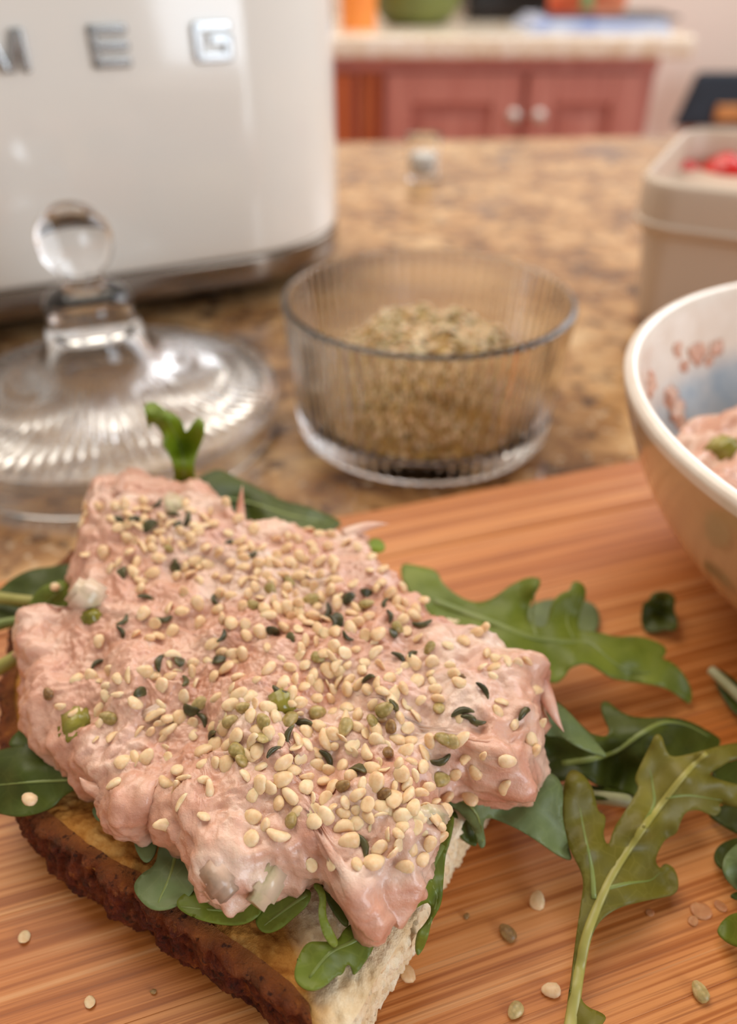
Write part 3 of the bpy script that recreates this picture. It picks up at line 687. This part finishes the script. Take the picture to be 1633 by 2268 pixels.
leaf('upright forked arugula leaf rising behind the salad before the glass lid',
     [(318, 896), (341, 890), (366, 909), (391, 921), (406, 938), (410, 959), (420, 950), (441, 921), (454, 938), (452, 967), (437, 1000), (429, 1025), (431, 1063), (445, 1100), (380, 1095), (387, 1071), (385, 1034), (375, 1005), (360, 986), (364, 967), (350, 942), (333, 934), (333, 957), (323, 925)],
     [(405, 1090, 44), (400, 1000, 55), (370, 920, 65), (320, 905, 64), (330, 955, 59), (450, 930, 65)], 'leaf_bright', [([(410, 1090), (407, 1030), (398, 985), (375, 935)], .5, .15)], 'leaf_dark' if False else 'rib_dim', .3, 7)
leaf('long dark arugula leaf lying along the back edge of the salad',
     [(430, 1065), (470, 1042), (493, 1042), (527, 1061), (561, 1076), (606, 1099), (629, 1111), (679, 1122), (728, 1141), (760, 1158), (743, 1172), (700, 1190), (600, 1190), (500, 1170), (430, 1120)],
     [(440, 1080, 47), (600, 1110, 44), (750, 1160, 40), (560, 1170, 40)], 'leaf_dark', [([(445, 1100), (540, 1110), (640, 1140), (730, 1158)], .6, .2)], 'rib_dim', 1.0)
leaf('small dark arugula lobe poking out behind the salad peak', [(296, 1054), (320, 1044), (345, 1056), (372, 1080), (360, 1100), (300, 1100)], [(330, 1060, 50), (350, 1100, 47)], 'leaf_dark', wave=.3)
leaf('tiny green arugula tip peeking out right of the salad top', [(818, 1196), (838, 1192), (855, 1208), (850, 1222), (830, 1225), (815, 1215)], [(835, 1205, 44)], 'leaf_bright', wave=.2)
leaf('pale grey green leaf lying flat behind the long lobed leaf',
     [(1160, 1350), (1200, 1328), (1260, 1326), (1310, 1332), (1330, 1360), (1326, 1395), (1300, 1415), (1180, 1412)], [(1240, 1360, 19.5), (1320, 1380, 19.5)], 'leaf_grey', wave=.2)
leaf('long lobed arugula leaf pointing right on the bare board above the pile',
     [(887, 1246), (928, 1255), (968, 1263), (980, 1294), (1023, 1327), (1064, 1338), (1097, 1323), (1126, 1300), (1142, 1292), (1162, 1282), (1182, 1279), (1199, 1284), (1195, 1300), (1178, 1330), (1166, 1357), (1175, 1386), (1208, 1392), (1214, 1373), (1221, 1340), (1240, 1314), (1263, 1308), (1266, 1292), (1279, 1287), (1296, 1298), (1298, 1321), (1287, 1347), (1279, 1383), (1284, 1399), (1328, 1401), (1361, 1412), (1410, 1409), (1452, 1420), (1477, 1435), (1474, 1451), (1464, 1459), (1492, 1468), (1518, 1497), (1532, 1526), (1533, 1552), (1526, 1560), (1505, 1543), (1475, 1523), (1426, 1513), (1384, 1508), (1354, 1503), (1328, 1484), (1302, 1469), (1283, 1471), (1260, 1481), (1253, 1497), (1230, 1516), (1200, 1500), (1120, 1440), (1000, 1390), (930, 1350), (890, 1290)],
     [(900, 1270, 36), (1050, 1370, 33), (1190, 1285, 38), (1175, 1380, 31), (1285, 1290, 36), (1290, 1400, 29), (1400, 1430, 29), (1400, 1505, 25), (1470, 1440, 27), (1526, 1555, 19.5), (1230, 1510, 29)],
     'leaf', [([(960, 1330), (1080, 1375), (1180, 1412), (1260, 1420), (1310, 1425), (1350, 1460), (1390, 1483), (1440, 1490)], 1.0, .2), ([(1190, 1412), (1180, 1370), (1185, 1300)], .4, .15), ([(1270, 1415), (1255, 1370), (1275, 1310)], .4, .15)], 'rib_dim', .6)
leaf('small crumpled scrap of dark leaf alone on the board', [(1424, 1335), (1438, 1330), (1447, 1312), (1480, 1309), (1498, 1326), (1492, 1350), (1503, 1372), (1500, 1398), (1470, 1394), (1450, 1402), (1426, 1398), (1420, 1368)], [(1430, 1390, 19), (1450, 1320, 25), (1495, 1330, 23), (1460, 1360, 19.4), (1495, 1395, 20.5)], 'leaf_dark', wave=.6, step=6, group='leaf scraps')
o_, _z = leaf('narrow leaf with thick pale stem at the right edge under the bowl', [(1576, 1490), (1590, 1478), (1633, 1510), (1680, 1550), (1690, 1610), (1633, 1588), (1600, 1545)], [(1600, 1520, 20), (1680, 1590, 21)], 'leaf_dark', wave=.2)
stem([(1576, 1484, 21.5), (1610, 1516, 22), (1650, 1555, 22), (1690, 1595, 22)], (1.1, 1.2), 'rib_pale', o_)
leaf('dark arched arugula leaf behind the large lobed leaf at right',
     [(1195, 1560), (1221, 1548), (1244, 1560), (1270, 1588), (1296, 1614), (1312, 1628), (1342, 1633), (1352, 1618), (1336, 1588), (1329, 1559), (1345, 1552), (1371, 1575), (1400, 1590), (1446, 1592), (1492, 1588), (1534, 1600), (1573, 1622), (1598, 1638), (1593, 1656), (1560, 1690), (1500, 1740), (1430, 1780), (1384, 1750), (1328, 1744), (1283, 1712), (1240, 1735), (1205, 1720), (1200, 1665)],
     [(1215, 1555, 34), (1215, 1690, 25), (1300, 1640, 30), (1340, 1556, 28), (1420, 1620, 31), (1480, 1595, 30), (1590, 1645, 23), (1380, 1740, 22)],
     'leaf_dark', [([(1245, 1692), (1310, 1680), (1365, 1662), (1420, 1625), (1470, 1600), (1520, 1605), (1570, 1630)], .8, .25)], 'rib_dim', .7)
leaf('curled bluish green lobe beside the right end of the salad', [(1200, 1600), (1222, 1552), (1250, 1568), (1290, 1610), (1325, 1650), (1350, 1680), (1310, 1668), (1270, 1650), (1240, 1630), (1205, 1632)], [(1215, 1570, 38), (1340, 1675, 33), (1215, 1630, 35)], 'leaf_grey', wave=.5)
stem([(1225, 1752, 24), (1300, 1762, 24), (1350, 1768, 23), (1415, 1778, 21)], (1.4, 1.2), 'rib_pale', None, 'thick pale arugula stem crossing under the large lobed leaf')
leaf('dark green leaf strip along the pale stem under the large leaf', [(1290, 1738), (1330, 1742), (1380, 1752), (1420, 1762), (1420, 1775), (1340, 1772), (1290, 1770)], [(1300, 1745, 25), (1420, 1768, 22)], 'leaf_dark', wave=.2)
# big front right leaf
leaf('large lobed arugula leaf with long pale midrib at front right of board',
     [(1253, 2290), (1253, 2262), (1257, 2220), (1266, 2168), (1276, 2073), (1286, 2008), (1293, 1959), (1289, 1933), (1273, 1903), (1257, 1868), (1247, 1828), (1244, 1796), (1248, 1747), (1257, 1714), (1270, 1704), (1293, 1717), (1312, 1744), (1319, 1773), (1325, 1799), (1342, 1806), (1340, 1828), (1335, 1848), (1342, 1871), (1351, 1868), (1358, 1838), (1381, 1802), (1404, 1766), (1417, 1744), (1404, 1727), (1423, 1685), (1443, 1646), (1452, 1626), (1466, 1629), (1475, 1662), (1488, 1678), (1524, 1672), (1563, 1662), (1590, 1652), (1633, 1645), (1690, 1645), (1690, 1672), (1650, 1676), (1622, 1682), (1599, 1695), (1568, 1714), (1583, 1724), (1609, 1731), (1633, 1737), (1690, 1750), (1690, 1795), (1633, 1790), (1590, 1776), (1599, 1793), (1586, 1809), (1567, 1802), (1547, 1793), (1518, 1796), (1505, 1825), (1501, 1845), (1475, 1858), (1459, 1881), (1449, 1907), (1462, 1926), (1475, 1911), (1492, 1921), (1504, 1946), (1501, 1979), (1459, 1990), (1413, 1998), (1371, 2010), (1342, 2028), (1322, 2050), (1309, 2080), (1296, 2122), (1286, 2181), (1289, 2227), (1345, 2249), (1338, 2266), (1310, 2290)],
     [(1265, 2270, 20.5), (1280, 2150, 22), (1310, 2020, 25), (1270, 1720, 34), (1290, 1880, 29), (1360, 1930, 27), (1430, 1830, 30), (1480, 1970, 20.5), (1490, 1930, 21.5), (1480, 1850, 24), (1520, 1720, 33), (1455, 1630, 36), (1560, 1665, 35), (1640, 1660, 30), (1580, 1720, 30), (1640, 1760, 27), (1590, 1800, 24), (1340, 2250, 21)],
     'leaf_olive', [([(1262, 2285), (1272, 2220), (1283, 2150), (1298, 2080), (1320, 2015), (1360, 1930), (1420, 1840), (1480, 1760), (1530, 1700), (1565, 1668)], 1.0, .4), ([(1340, 1968), (1395, 1955), (1440, 1948), (1462, 1930)], .4, .15), ([(1430, 1822), (1448, 1778), (1447, 1740), (1440, 1705)], .4, .15), ([(1475, 1765), (1520, 1760), (1560, 1765), (1600, 1772)], .45, .15), ([(1316, 1990), (1312, 1930), (1296, 1850), (1284, 1790)], .5, .15)], 'rib', .5, vein_mat='rib_dim')
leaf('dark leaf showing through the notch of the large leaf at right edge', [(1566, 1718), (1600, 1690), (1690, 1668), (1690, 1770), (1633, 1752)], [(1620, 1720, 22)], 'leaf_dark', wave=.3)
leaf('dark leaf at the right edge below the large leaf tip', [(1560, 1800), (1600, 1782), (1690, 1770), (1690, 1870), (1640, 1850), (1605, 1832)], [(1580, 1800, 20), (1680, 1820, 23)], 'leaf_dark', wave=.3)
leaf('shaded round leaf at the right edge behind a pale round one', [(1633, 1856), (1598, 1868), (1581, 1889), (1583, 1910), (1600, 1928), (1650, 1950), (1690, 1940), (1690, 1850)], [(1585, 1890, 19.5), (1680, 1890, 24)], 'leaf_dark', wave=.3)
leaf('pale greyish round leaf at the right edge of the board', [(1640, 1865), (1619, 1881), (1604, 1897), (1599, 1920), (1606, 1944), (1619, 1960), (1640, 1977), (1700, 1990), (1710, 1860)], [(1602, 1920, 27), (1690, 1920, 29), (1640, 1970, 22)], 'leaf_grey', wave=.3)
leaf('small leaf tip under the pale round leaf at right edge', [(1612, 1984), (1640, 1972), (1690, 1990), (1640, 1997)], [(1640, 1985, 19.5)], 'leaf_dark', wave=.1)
leaf('rounded mid green leaf at the lower right edge of the board', [(1587, 2066), (1595, 2046), (1610, 2032), (1630, 2022), (1690, 2015), (1700, 2110), (1640, 2100), (1612, 2090)], [(1590, 2066, 20), (1680, 2060, 26)], 'leaf', wave=.3)
# leaves under the salad, right
leaf('dark blue green arugula leaf under the right end of the salad',
     [(960, 1760), (1003, 1740), (1033, 1720), (1100, 1725), (1150, 1740), (1161, 1731), (1179, 1714), (1213, 1708), (1239, 1725), (1248, 1757), (1244, 1809), (1260, 1877), (1270, 1909), (1234, 1894), (1200, 1869), (1153, 1839), (1106, 1817), (1076, 1809), (1069, 1826), (1078, 1873), (1063, 1881), (1050, 1834), (1029, 1809), (1003, 1786), (970, 1775)],
     [(980, 1765, 35), (1060, 1760, 36), (1072, 1875, 29), (1200, 1740, 36), (1160, 1800, 34), (1265, 1900, 27)], 'leaf_grey', [([(985, 1766), (1030, 1775), (1060, 1810), (1070, 1865)], .5, .15)], 'rib_dim', .5)
leaf('small shaded leaf fold hanging under the right salad end', [(985, 1775), (1020, 1800), (1048, 1832), (1062, 1878), (1030, 1866), (1005, 1838), (985, 1810)], [(1000, 1790, 33), (1055, 1870, 28)], 'leaf_dark', wave=.3)
leaf('slender lobed arugula leaf hanging over the front cut edge of bread',
     [(1010, 1805), (999, 1856), (986, 1899), (982, 1946), (981, 1980), (973, 2014), (956, 2040), (951, 2066), (939, 2100), (926, 2119), (919, 2100), (924, 2066), (939, 2049), (955, 2025), (955, 2003), (941, 1997), (909, 2019), (857, 2057), (828, 2085), (827, 2100), (819, 2117), (784, 2166), (778, 2139), (766, 2135), (759, 2160), (746, 2160), (720, 2186), (686, 2197), (658, 2180), (650, 2156), (662, 2117), (681, 2086), (711, 2087), (746, 2088), (767, 2050), (806, 2035), (850, 1990), (900, 1930), (960, 1860), (985, 1810)],
     [(1000, 1830, 37), (930, 1960, 37), (840, 2045, 37), (690, 2150, 36), (720, 2090, 37), (785, 2150, 34), (930, 2110, 27), (975, 1990, 33), (955, 2045, 31)], 'leaf', [([(980, 1870), (930, 1960), (860, 2030), (790, 2080), (730, 2110), (685, 2165)], .6, .2), ([(950, 1945), (968, 1985), (960, 2020), (938, 2070)], .3, .1)], 'rib_dim', .5, 8)
leaf('thin twisted leaf strip curling down in front of the salad', [(690, 1958), (710, 1957), (724, 1985), (721, 2030), (737, 2060), (752, 2090), (738, 2102), (715, 2072), (704, 2025), (710, 1985)], [(700, 1960, 40), (712, 2020, 40), (745, 2095, 38)], 'leaf', wave=.2, step=6)
leaf('shaded leaf strip behind the twisted strip under the salad', [(705, 1955), (740, 1975), (762, 2010), (775, 2045), (765, 2055), (740, 2025), (718, 1985)], [(720, 1965, 37), (765, 2045, 36)], 'leaf_dark', wave=.2, step=6)
leaf('pale broad leaf on the bread under the left front of salad', [(293, 1967), (311, 1937), (347, 1917), (352, 1872), (382, 1840), (417, 1840), (440, 1900), (435, 1972), (392, 2009), (347, 2019), (316, 2003)], [(300, 1970, 34.3), (390, 1860, 36), (390, 2000, 34.4), (430, 1940, 36)], 'leaf_grey', [([(395, 1860), (380, 1930), (350, 2000)], .4, .15)], 'rib_dim', .3)
leaf('dark oval leaf on the bread below the front salad lobe', [(386, 2007), (402, 1982), (437, 1970), (502, 1970), (580, 1975), (585, 2020), (547, 2048), (492, 2050), (427, 2034)], [(400, 2000, 35), (500, 2040, 34.2), (570, 2010, 35.4)], 'leaf', [([(580, 1990), (500, 2015), (400, 2008)], .4, .15)], 'rib_dim', .3)
leaf('small rounded leaf on the bread beside the twisted strip', [(562, 2040), (578, 2012), (628, 1980), (690, 1965), (688, 2000), (650, 2034), (618, 2060), (583, 2070)], [(575, 2050, 34.4), (680, 1980, 37)], 'leaf', [([(680, 1980), (630, 2015), (585, 2050)], .4, .15)], 'rib_dim', .3)
leaf('narrow shaded leaf on the bread under the left salad overhang', [(292, 1840), (347, 1810), (352, 1877), (328, 1918), (303, 1893)], [(320, 1870, 35)], 'leaf_grey', wave=.2)
leaf('tiny leaf under the left salad spike on the bread', [(200, 1790), (235, 1780), (240, 1815), (215, 1822)], [(220, 1800, 35)], 'leaf_grey', wave=.1)
# left leaves
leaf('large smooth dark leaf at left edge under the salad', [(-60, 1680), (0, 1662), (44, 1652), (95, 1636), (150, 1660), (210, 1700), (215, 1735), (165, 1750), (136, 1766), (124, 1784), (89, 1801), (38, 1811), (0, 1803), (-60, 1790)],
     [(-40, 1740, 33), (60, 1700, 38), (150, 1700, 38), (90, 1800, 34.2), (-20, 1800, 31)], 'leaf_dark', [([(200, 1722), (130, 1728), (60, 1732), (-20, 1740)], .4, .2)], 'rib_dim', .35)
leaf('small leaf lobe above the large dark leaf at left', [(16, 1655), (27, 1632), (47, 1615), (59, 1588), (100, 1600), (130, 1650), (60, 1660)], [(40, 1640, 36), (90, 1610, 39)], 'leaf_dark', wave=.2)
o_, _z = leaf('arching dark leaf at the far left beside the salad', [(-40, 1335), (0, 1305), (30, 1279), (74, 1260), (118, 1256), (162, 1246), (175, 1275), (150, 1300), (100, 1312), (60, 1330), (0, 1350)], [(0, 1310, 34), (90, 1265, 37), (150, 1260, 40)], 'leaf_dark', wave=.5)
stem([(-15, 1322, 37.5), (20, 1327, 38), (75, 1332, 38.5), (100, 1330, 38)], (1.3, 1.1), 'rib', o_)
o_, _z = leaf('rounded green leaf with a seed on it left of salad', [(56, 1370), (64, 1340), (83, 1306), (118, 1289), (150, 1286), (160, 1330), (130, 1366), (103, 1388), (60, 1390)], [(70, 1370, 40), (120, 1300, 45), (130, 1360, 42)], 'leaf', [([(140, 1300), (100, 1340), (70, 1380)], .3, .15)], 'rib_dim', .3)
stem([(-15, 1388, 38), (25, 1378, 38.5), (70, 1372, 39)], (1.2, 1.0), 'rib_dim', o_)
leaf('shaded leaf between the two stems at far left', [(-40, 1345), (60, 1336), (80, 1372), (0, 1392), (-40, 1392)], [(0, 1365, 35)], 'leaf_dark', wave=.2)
stem([(-15, 1486, 38), (20, 1466, 39), (52, 1444, 40)], (1.5, 1.3), 'rib', None, 'single green stem entering from the left edge under the salad')

# ------------------------------------------------------------------ white bowl with leftovers
WC = (136, 142, BOARD)
wp = round_path([(0, 3), (34, 3), (36, 0), (40, 0), (43, 4), (58, 14), (70, 29), (77, 44), (79.5, 52), (79.4, 54), (77.8, 54.6), (76, 53), (73, 44), (66, 30), (54, 17), (38, 8.5), (20, 6.4), (0, 6)], 4)
k_in = next(i for i, p in enumerate(wp) if p[1] > 54.3)
V, Fc = lathe(wp, 120, WC); rr = np.hypot(V[:, 0]-WC[0], V[:, 1]-WC[1])
gz = np.zeros(len(V)); ou = np.zeros(len(V)); cnt = 0
for i, (r, z) in enumerate(wp):
    c_ = 1 if r < 1e-6 else 120
    if i > k_in: gz[cnt:cnt+c_] = np.clip((78-r)/16, 0, 1)
    if i < k_in and z < 51: ou[cnt:cnt+c_] = 1
    cnt += c_
wb = link_mesh('ceramic_bowl', V, Fc, M['bowl'], attr={'glaze': gz, 'outside': ou}); tag(wb, 'white bowl with blue grey glazed inside holding leftover salad', 'bowl')
nr, nth = 60, 200; G = []
for i in range(nr):
    for k in range(nth):
        a = 2*math.pi*k/nth; t = i/(nr-1); r = 66*t
        G.append((WC[0] - 8 + r*math.cos(a), WC[1] - 12 + r*.86*math.sin(a), BOARD + 47 - 8*t*t - 6*max(0, math.sin(a))*t))
G = np.array(G); nz_ = 6*perlin(G/17) + 3.2*perlin(G/7+3) + 1.6*perlin(G/3+5) + .6*perlin(G/1.4); G[:, 2] += nz_
# keep inside the bowl wall
rr = np.hypot(G[:, 0]-WC[0], G[:, 1]-WC[1]); inner = np.interp(rr, [0, 38, 54, 66, 73, 76], [6, 8.5, 17, 30, 44, 53]) + BOARD
edge = np.repeat(np.linspace(0, 1, nr), nth) > .97; G[edge, 2] = inner[edge] - .6
G[:, 2] = np.maximum(G[:, 2], inner - .6)
ls = link_mesh('leftover_salad', G, grid_faces(nr, nth), M['salad'], org=(WC[0], WC[1], BOARD + 8)); tag(ls, 'leftover pink fish salad inside the white bowl', 'fish salad')
LB = BVHTree.FromPolygons(G.tolist(), grid_faces(nr, nth)); WB = BVHTree.FromPolygons(V.tolist(), Fc)
chunk(1600, 995, (8, 6, 5), M['celery'], 'celery_piece', .4, .8, LB, ls)
def blob(px, py, s):
    h = hit(px, py, WB)
    if h is None: return
    l, nn = h; bm = bmesh.new(); bmesh.ops.create_icosphere(bm, subdivisions=3, radius=1); V = np.array([v.co for v in bm.verts]); Fq = [tuple(v.index for v in f.verts) for f in bm.faces]; bm.free()
    V = V*(1 + .7*perlin(V*1.4+px)[:, None])*np.array((s, s*.7, s*.28)); Rm = np.array(nn.to_track_quat('Z', 'Y').to_matrix())
    link_mesh('smear', V @ Rm.T + np.array(l), Fq, M['salad'], ls)
for b_ in ((1545, 780, 4), (1585, 770, 3.2), (1500, 775, 2.6), (1515, 810, 2.4), (1440, 850, 4), (1485, 880, 4.6), (1500, 920, 5), (1570, 800, 2)): blob(*b_)

# ------------------------------------------------------------------ hemp seeds
def seed_mesh(name, kind, mt):
    pr = [(math.sin(a), -math.cos(a)) for a in np.linspace(0, math.pi, 8)]; pr[0] = (0, -1); pr[-1] = (0, 1)
    V, Fq = lathe(pr, 12); V = V[:, [2, 0, 1]]                      # long axis = x
    a = V[:, 0]
    if kind == 'whole': V = V*np.array((1.55, 1.15, .8)); V[:, 1:] *= (1 - .22*a)[:, None]
    elif kind == 'half': V = V*np.array((1.5, 1.15, .75)); V[:, 2] = np.maximum(V[:, 2], -.12); V[:, 1:] *= (1 - .25*a)[:, None]
    elif kind == 'bean': V = V*np.array((1.7, .85, .62)); V[:, 1] += .55*(a**2)
    elif kind == 'flake': V = V*np.array((1.2, 1.05, .3)); V[:, 2] += .25*V[:, 0]**2*.6
    elif kind == 'crescent': V = V*np.array((1.65, .5, .5)); V[:, 1] += .7*(a**2)
    elif kind == 'shell': V = V*np.array((1.5, 1.0, .4)); V[:, 2] += .35*V[:, 1]**2 - .3*a**2; V[:, 1] += .3*a**2
    V = V + .09*np.c_[perlin(V*1.3+3), perlin(V*1.3+9), perlin(V*1.3+17)]
    me = bpy.data.meshes.new(name); me.from_pydata((V*MM).tolist(), [], [tuple(int(i) for i in f) for f in Fq]); me.polygons.foreach_set('use_smooth', [True]*len(me.polygons)); me.materials.append(M[mt]); return me, V, Fq
PALE = [seed_mesh('hemp_seed', k, 'seed') for k in ('whole', 'whole', 'half', 'half', 'bean', 'flake')]
DARK = [seed_mesh('hemp_hull', k, 'seed_dark') for k in ('crescent', 'shell', 'crescent')]
OLIVE = [seed_mesh('hemp_olive', k, 'seed_olive') for k in ('whole', 'half')]
BROWN = [seed_mesh('hemp_brown', k, 'seed_brown') for k in ('whole',)]
def pose(l, nn, tilt=.35, lift=.35, s=1.0):
    q = Vector(nn).to_track_quat('Z', 'Y').to_matrix() @ Matrix.Rotation(random.uniform(0, 6.283), 3, 'Z') @ Matrix.Rotation(random.gauss(0, tilt), 3, 'X') @ Matrix.Rotation(random.gauss(0, tilt), 3, 'Y')
    return q.to_4x4(), Vector(l) + Vector(nn)*lift, s
def put(pack, name, l, nn, label, cat='hemp seed', group=None, tilt=.35, lift=.35, s=1.0):
    q, p, s = pose(l, nn, tilt, lift, s); o = bpy.data.objects.new(name, random.choice(pack)[0]); C.objects.link(o)
    o.matrix_world = Matrix.Translation(p*MM) @ q @ Matrix.Scale(s, 4); tag(o, label, cat, group); return o
def where(px, py):
    if py > 1760: return 'on the front lobes of the pink salad'
    if px > 940: return 'on the right end of the pink salad'
    if py < 1290: return 'on the far peak of the pink salad'
    if px < 330: return 'on the left side of the salad'
    if py < 1500: return 'across the upper middle of the pink salad'
    if px < 620: return 'in the left half of the front seed band'
    return 'in the right half of the front seed band'
taken = []
def free(px, py, d):
    if any((px-a)**2 + ((py-b)*1.25)**2 < d*d for a, b in taken): return False
    taken.append((px, py)); return True
dark = [(322, 1325), (470, 1331), (277, 1379), (271, 1401), (367, 1375), (496, 1413), (215, 1469), (348, 1466), (397, 1469), (485, 1466), (411, 1515), (309, 1532), (424, 1573), (452, 1593), (623, 1537), (604, 1397), (648, 1416), (772, 1325), (865, 1364), (868, 1405), (750, 1375), (728, 1358), (766, 1413), (887, 1455), (391, 1251), (270, 1270), (507, 1204), (353, 1118), (386, 1138), (397, 1165), (331, 1165), (265, 1149), (474, 1628), (605, 1667), (873, 1572), (726, 1678), (638, 1629), (675, 1603), (796, 1706), (822, 1500), (1023, 1577), (1042, 1592), (1159, 1573), (979, 1687), (1071, 1529), (908, 1450), (935, 1386), (810, 1316), (847, 1338), (744, 1379), (806, 1871), (300, 1150), (420, 1150), (560, 1232), (1050, 1600)]
olive = [(540, 1568), (584, 1601), (532, 1689), (528, 1665), (242, 1590), (701, 1581), (855, 1570), (765, 1614), (651, 1818), (976, 1575), (983, 1636), (977, 1724), (953, 1437), (813, 1342), (375, 1220), (510, 1598), (583, 1640), (560, 1345), (600, 1310), (690, 1330), (880, 1390), (640, 1600), (820, 1600), (440, 1560), (705, 1460), (1000, 1640), (640, 1290)]
brown = [(858, 1670), (869, 1610), (110, 1537), (850, 1756), (766, 1740)]
G_ = 'hemp hull fragments on the salad'
for (px, py) in dark:
    h = hit(px, py)
    if h: free(px, py, 0); put(DARK, 'hemp_hull', *h, 'dark green hemp hull fragment ' + where(px, py), 'hemp hull', G_, .3, .45, random.uniform(.85, 1.2))
for (px, py) in olive:
    h = hit(px, py)
    if h: free(px, py, 0); put(OLIVE, 'hemp_seed', *h, 'olive green hemp seed with hull ' + where(px, py), 'hemp seed', 'olive hemp seeds on the salad', .4, .5, random.uniform(.85, 1.1))
for (px, py) in brown:
    h = hit(px, py)
    if h: free(px, py, 0); put(BROWN, 'hemp_seed', *h, 'round brown hemp seed ' + where(px, py), 'hemp seed', 'brown hemp seeds on the salad', .4, .5, .8)
clusters = [(300, 1150, 65, 30, 36), (400, 1150, 50, 30, 14), (430, 1225, 110, 30, 40), (560, 1262, 95, 32, 46), (690, 1240, 90, 30, 22), (760, 1345, 90, 34, 56), (680, 1375, 80, 28, 22), (860, 1470, 130, 55, 40), (720, 1470, 60, 30, 22),
            (360, 1395, 40, 35, 12), (350, 1500, 90, 45, 26), (470, 1480, 80, 40, 18), (430, 1610, 110, 40, 36), (600, 1600, 120, 40, 40), (620, 1690, 130, 42, 52), (860, 1690, 90, 45, 58), (800, 1760, 80, 40, 34), (900, 1810, 40, 45, 24), (880, 1860, 40, 30, 8),
            (1070, 1460, 80, 40, 14), (990, 1580, 110, 50, 18), (740, 1530, 110, 40, 22), (250, 1500, 40, 25, 5), (560, 1330, 160, 60, 14), (700, 1900, 60, 15, 4), (620, 1790, 150, 50, 8)]
pale = []
for cx, cy, sx, sy, n in clusters:
    got = 0; tries = 0
    n = int(n*.72)
    while got < n and tries < n*14:
        tries += 1; px, py = random.gauss(cx, sx), random.gauss(cy, sy)
        dd = 25*(.62 + .38*(py-1100)/800)
        h = hit(px, py)
        if h and h[1].z > -.2 and free(px, py, dd*1.05): pale.append((py, px, h)); got += 1
pale.sort(key=lambda q: -q[0])
for i, (py, px, h) in enumerate(pale[:290]):
    put(PALE, 'hemp_seed', *h, 'pale hulled hemp seed ' + where(px, py), 'hemp seed', 'pale hemp seeds on the salad', .55, random.uniform(-.45, .35), random.uniform(.75, 1.14))
def join_seeds(name, items, label, cat):
    VV = []; FF = []
    for pack, l, nn, s in items:
        me, V, Fq = random.choice(pack); q, p, s = pose(l, nn, .5, .3, s); Mx = np.array(q.to_3x3()); base = len(VV)
        VV += (V*s @ Mx.T + np.array(p)).tolist(); FF += [tuple(i + base for i in f) for f in Fq]
    o = link_mesh(name, VV, FF, items[0][0][0][0].materials[0]); tag(o, label, cat, kind='stuff'); return o
if len(pale) > 290:
    join_seeds('scattered_hemp_seeds', [(PALE, *h, random.uniform(.82, 1.08)) for py, px, h in pale[290:]], 'many further pale hemp seeds scattered over the back of the salad', 'hemp seeds')
# in the glass bowl
its = {0: [], 1: [], 2: []}
for k in range(1500):
    a = random.uniform(0, 6.283); r = 42*math.sqrt(random.random())
    l, nn, i, dd = PILE_BVH.ray_cast(Vector((BC[0] + 1 + r*math.cos(a), BC[1] + r*math.sin(a), 80)), Vector((0, 0, -1)))
    if l is None or l.z < 8.2: continue
    if nn.z < 0: nn = -nn
    u = random.random(); j = 0 if u < .72 else 1 if u < .88 else 2; its[j].append(((PALE, OLIVE, DARK)[j], l, nn, random.uniform(.9, 1.2)))
for j, nm in enumerate(('pale hulled hemp seeds on top of the heap in the glass bowl', 'olive hemp seeds on top of the heap in the glass bowl', 'dark hull bits on top of the heap in the glass bowl')):
    join_seeds('bowl_hemp_seeds', its[j], nm, 'hemp seeds')
# lone seeds on board and leaves
UP = Vector((0, 0, 1))
def lone(px, py, z, pack, label, s=1.0): put(pack, 'hemp_seed', Vector(un(px, py, z)), UP, label, 'hemp seed', 'stray hemp seeds', .12, .35, s)
lone(1190, 1996, BOARD, PALE[2:3], 'pale half hemp seed on the board left of the large leaf', 1.15)
lone(1124, 2068, BOARD + .4, BROWN, 'dark olive brown hemp seed lying alone on the board', 1.05)
lone(903, 2158, BOARD, PALE[2:3], 'pale half hemp seed on the board right of the bread corner', 1.1)
lone(1220, 2195, BOARD + .2, PALE[:1], 'pale hemp seed on the board beside the long leaf stem')
lone(1141, 2240, BOARD + .2, OLIVE[:1], 'tan hemp seed near the bottom edge of the board', .95)
lone(1550, 2198, BOARD + .4, OLIVE[:1], 'greyish olive hemp seed at the lower right of the board', 1.05)
lone(1033, 2031, BOARD, BROWN, 'tiny brown seed speck on the board between bread and leaf', .4)
lone(55, 2078, BOARD, PALE[5:], 'flat pale hemp flake on the board at lower left', .95)
lone(200, 2222, BOARD, PALE[5:], 'flat pale hemp flake on the board at bottom left', .8)
lone(340, 2198, BOARD, BROWN, 'tiny dark seed speck beside the bread crust', .35)
lone(1330, 1806, BOARD + .2, BROWN, 'small dark seed bit under the notch of the large leaf', .5)
FLK = [seed_mesh('dry_flake', 'flake', 'flake')]
for px, py, sz, lb in ((1552, 2018, 1.5, 'largest thin dry flake stuck to the board near right leaves'), (1596, 2008, .9, 'narrow thin dry flake on the board at the right'), (1535, 2040, .8, 'small thin dry flake on the board below the largest flake'), (1440, 2022, .6, 'tiny dry flake on the board under the large leaf')):
    put(FLK, 'dry_flake', Vector(un(px, py, BOARD)), UP, lb, 'crumb', 'dry flakes on the board', .03, .05, sz)
lone(1040, 1770, 38.2, PALE[:1], 'pale hemp seed lying on the dark leaf right of the salad', 1.0)
lone(66, 1772, 36.8, PALE[:1], 'pale hemp seed lying on the large dark leaf at left', .95)
lone(122, 1302, 45.6, PALE[:1], 'pale hemp seed lying on the rounded leaf left of salad', .8)
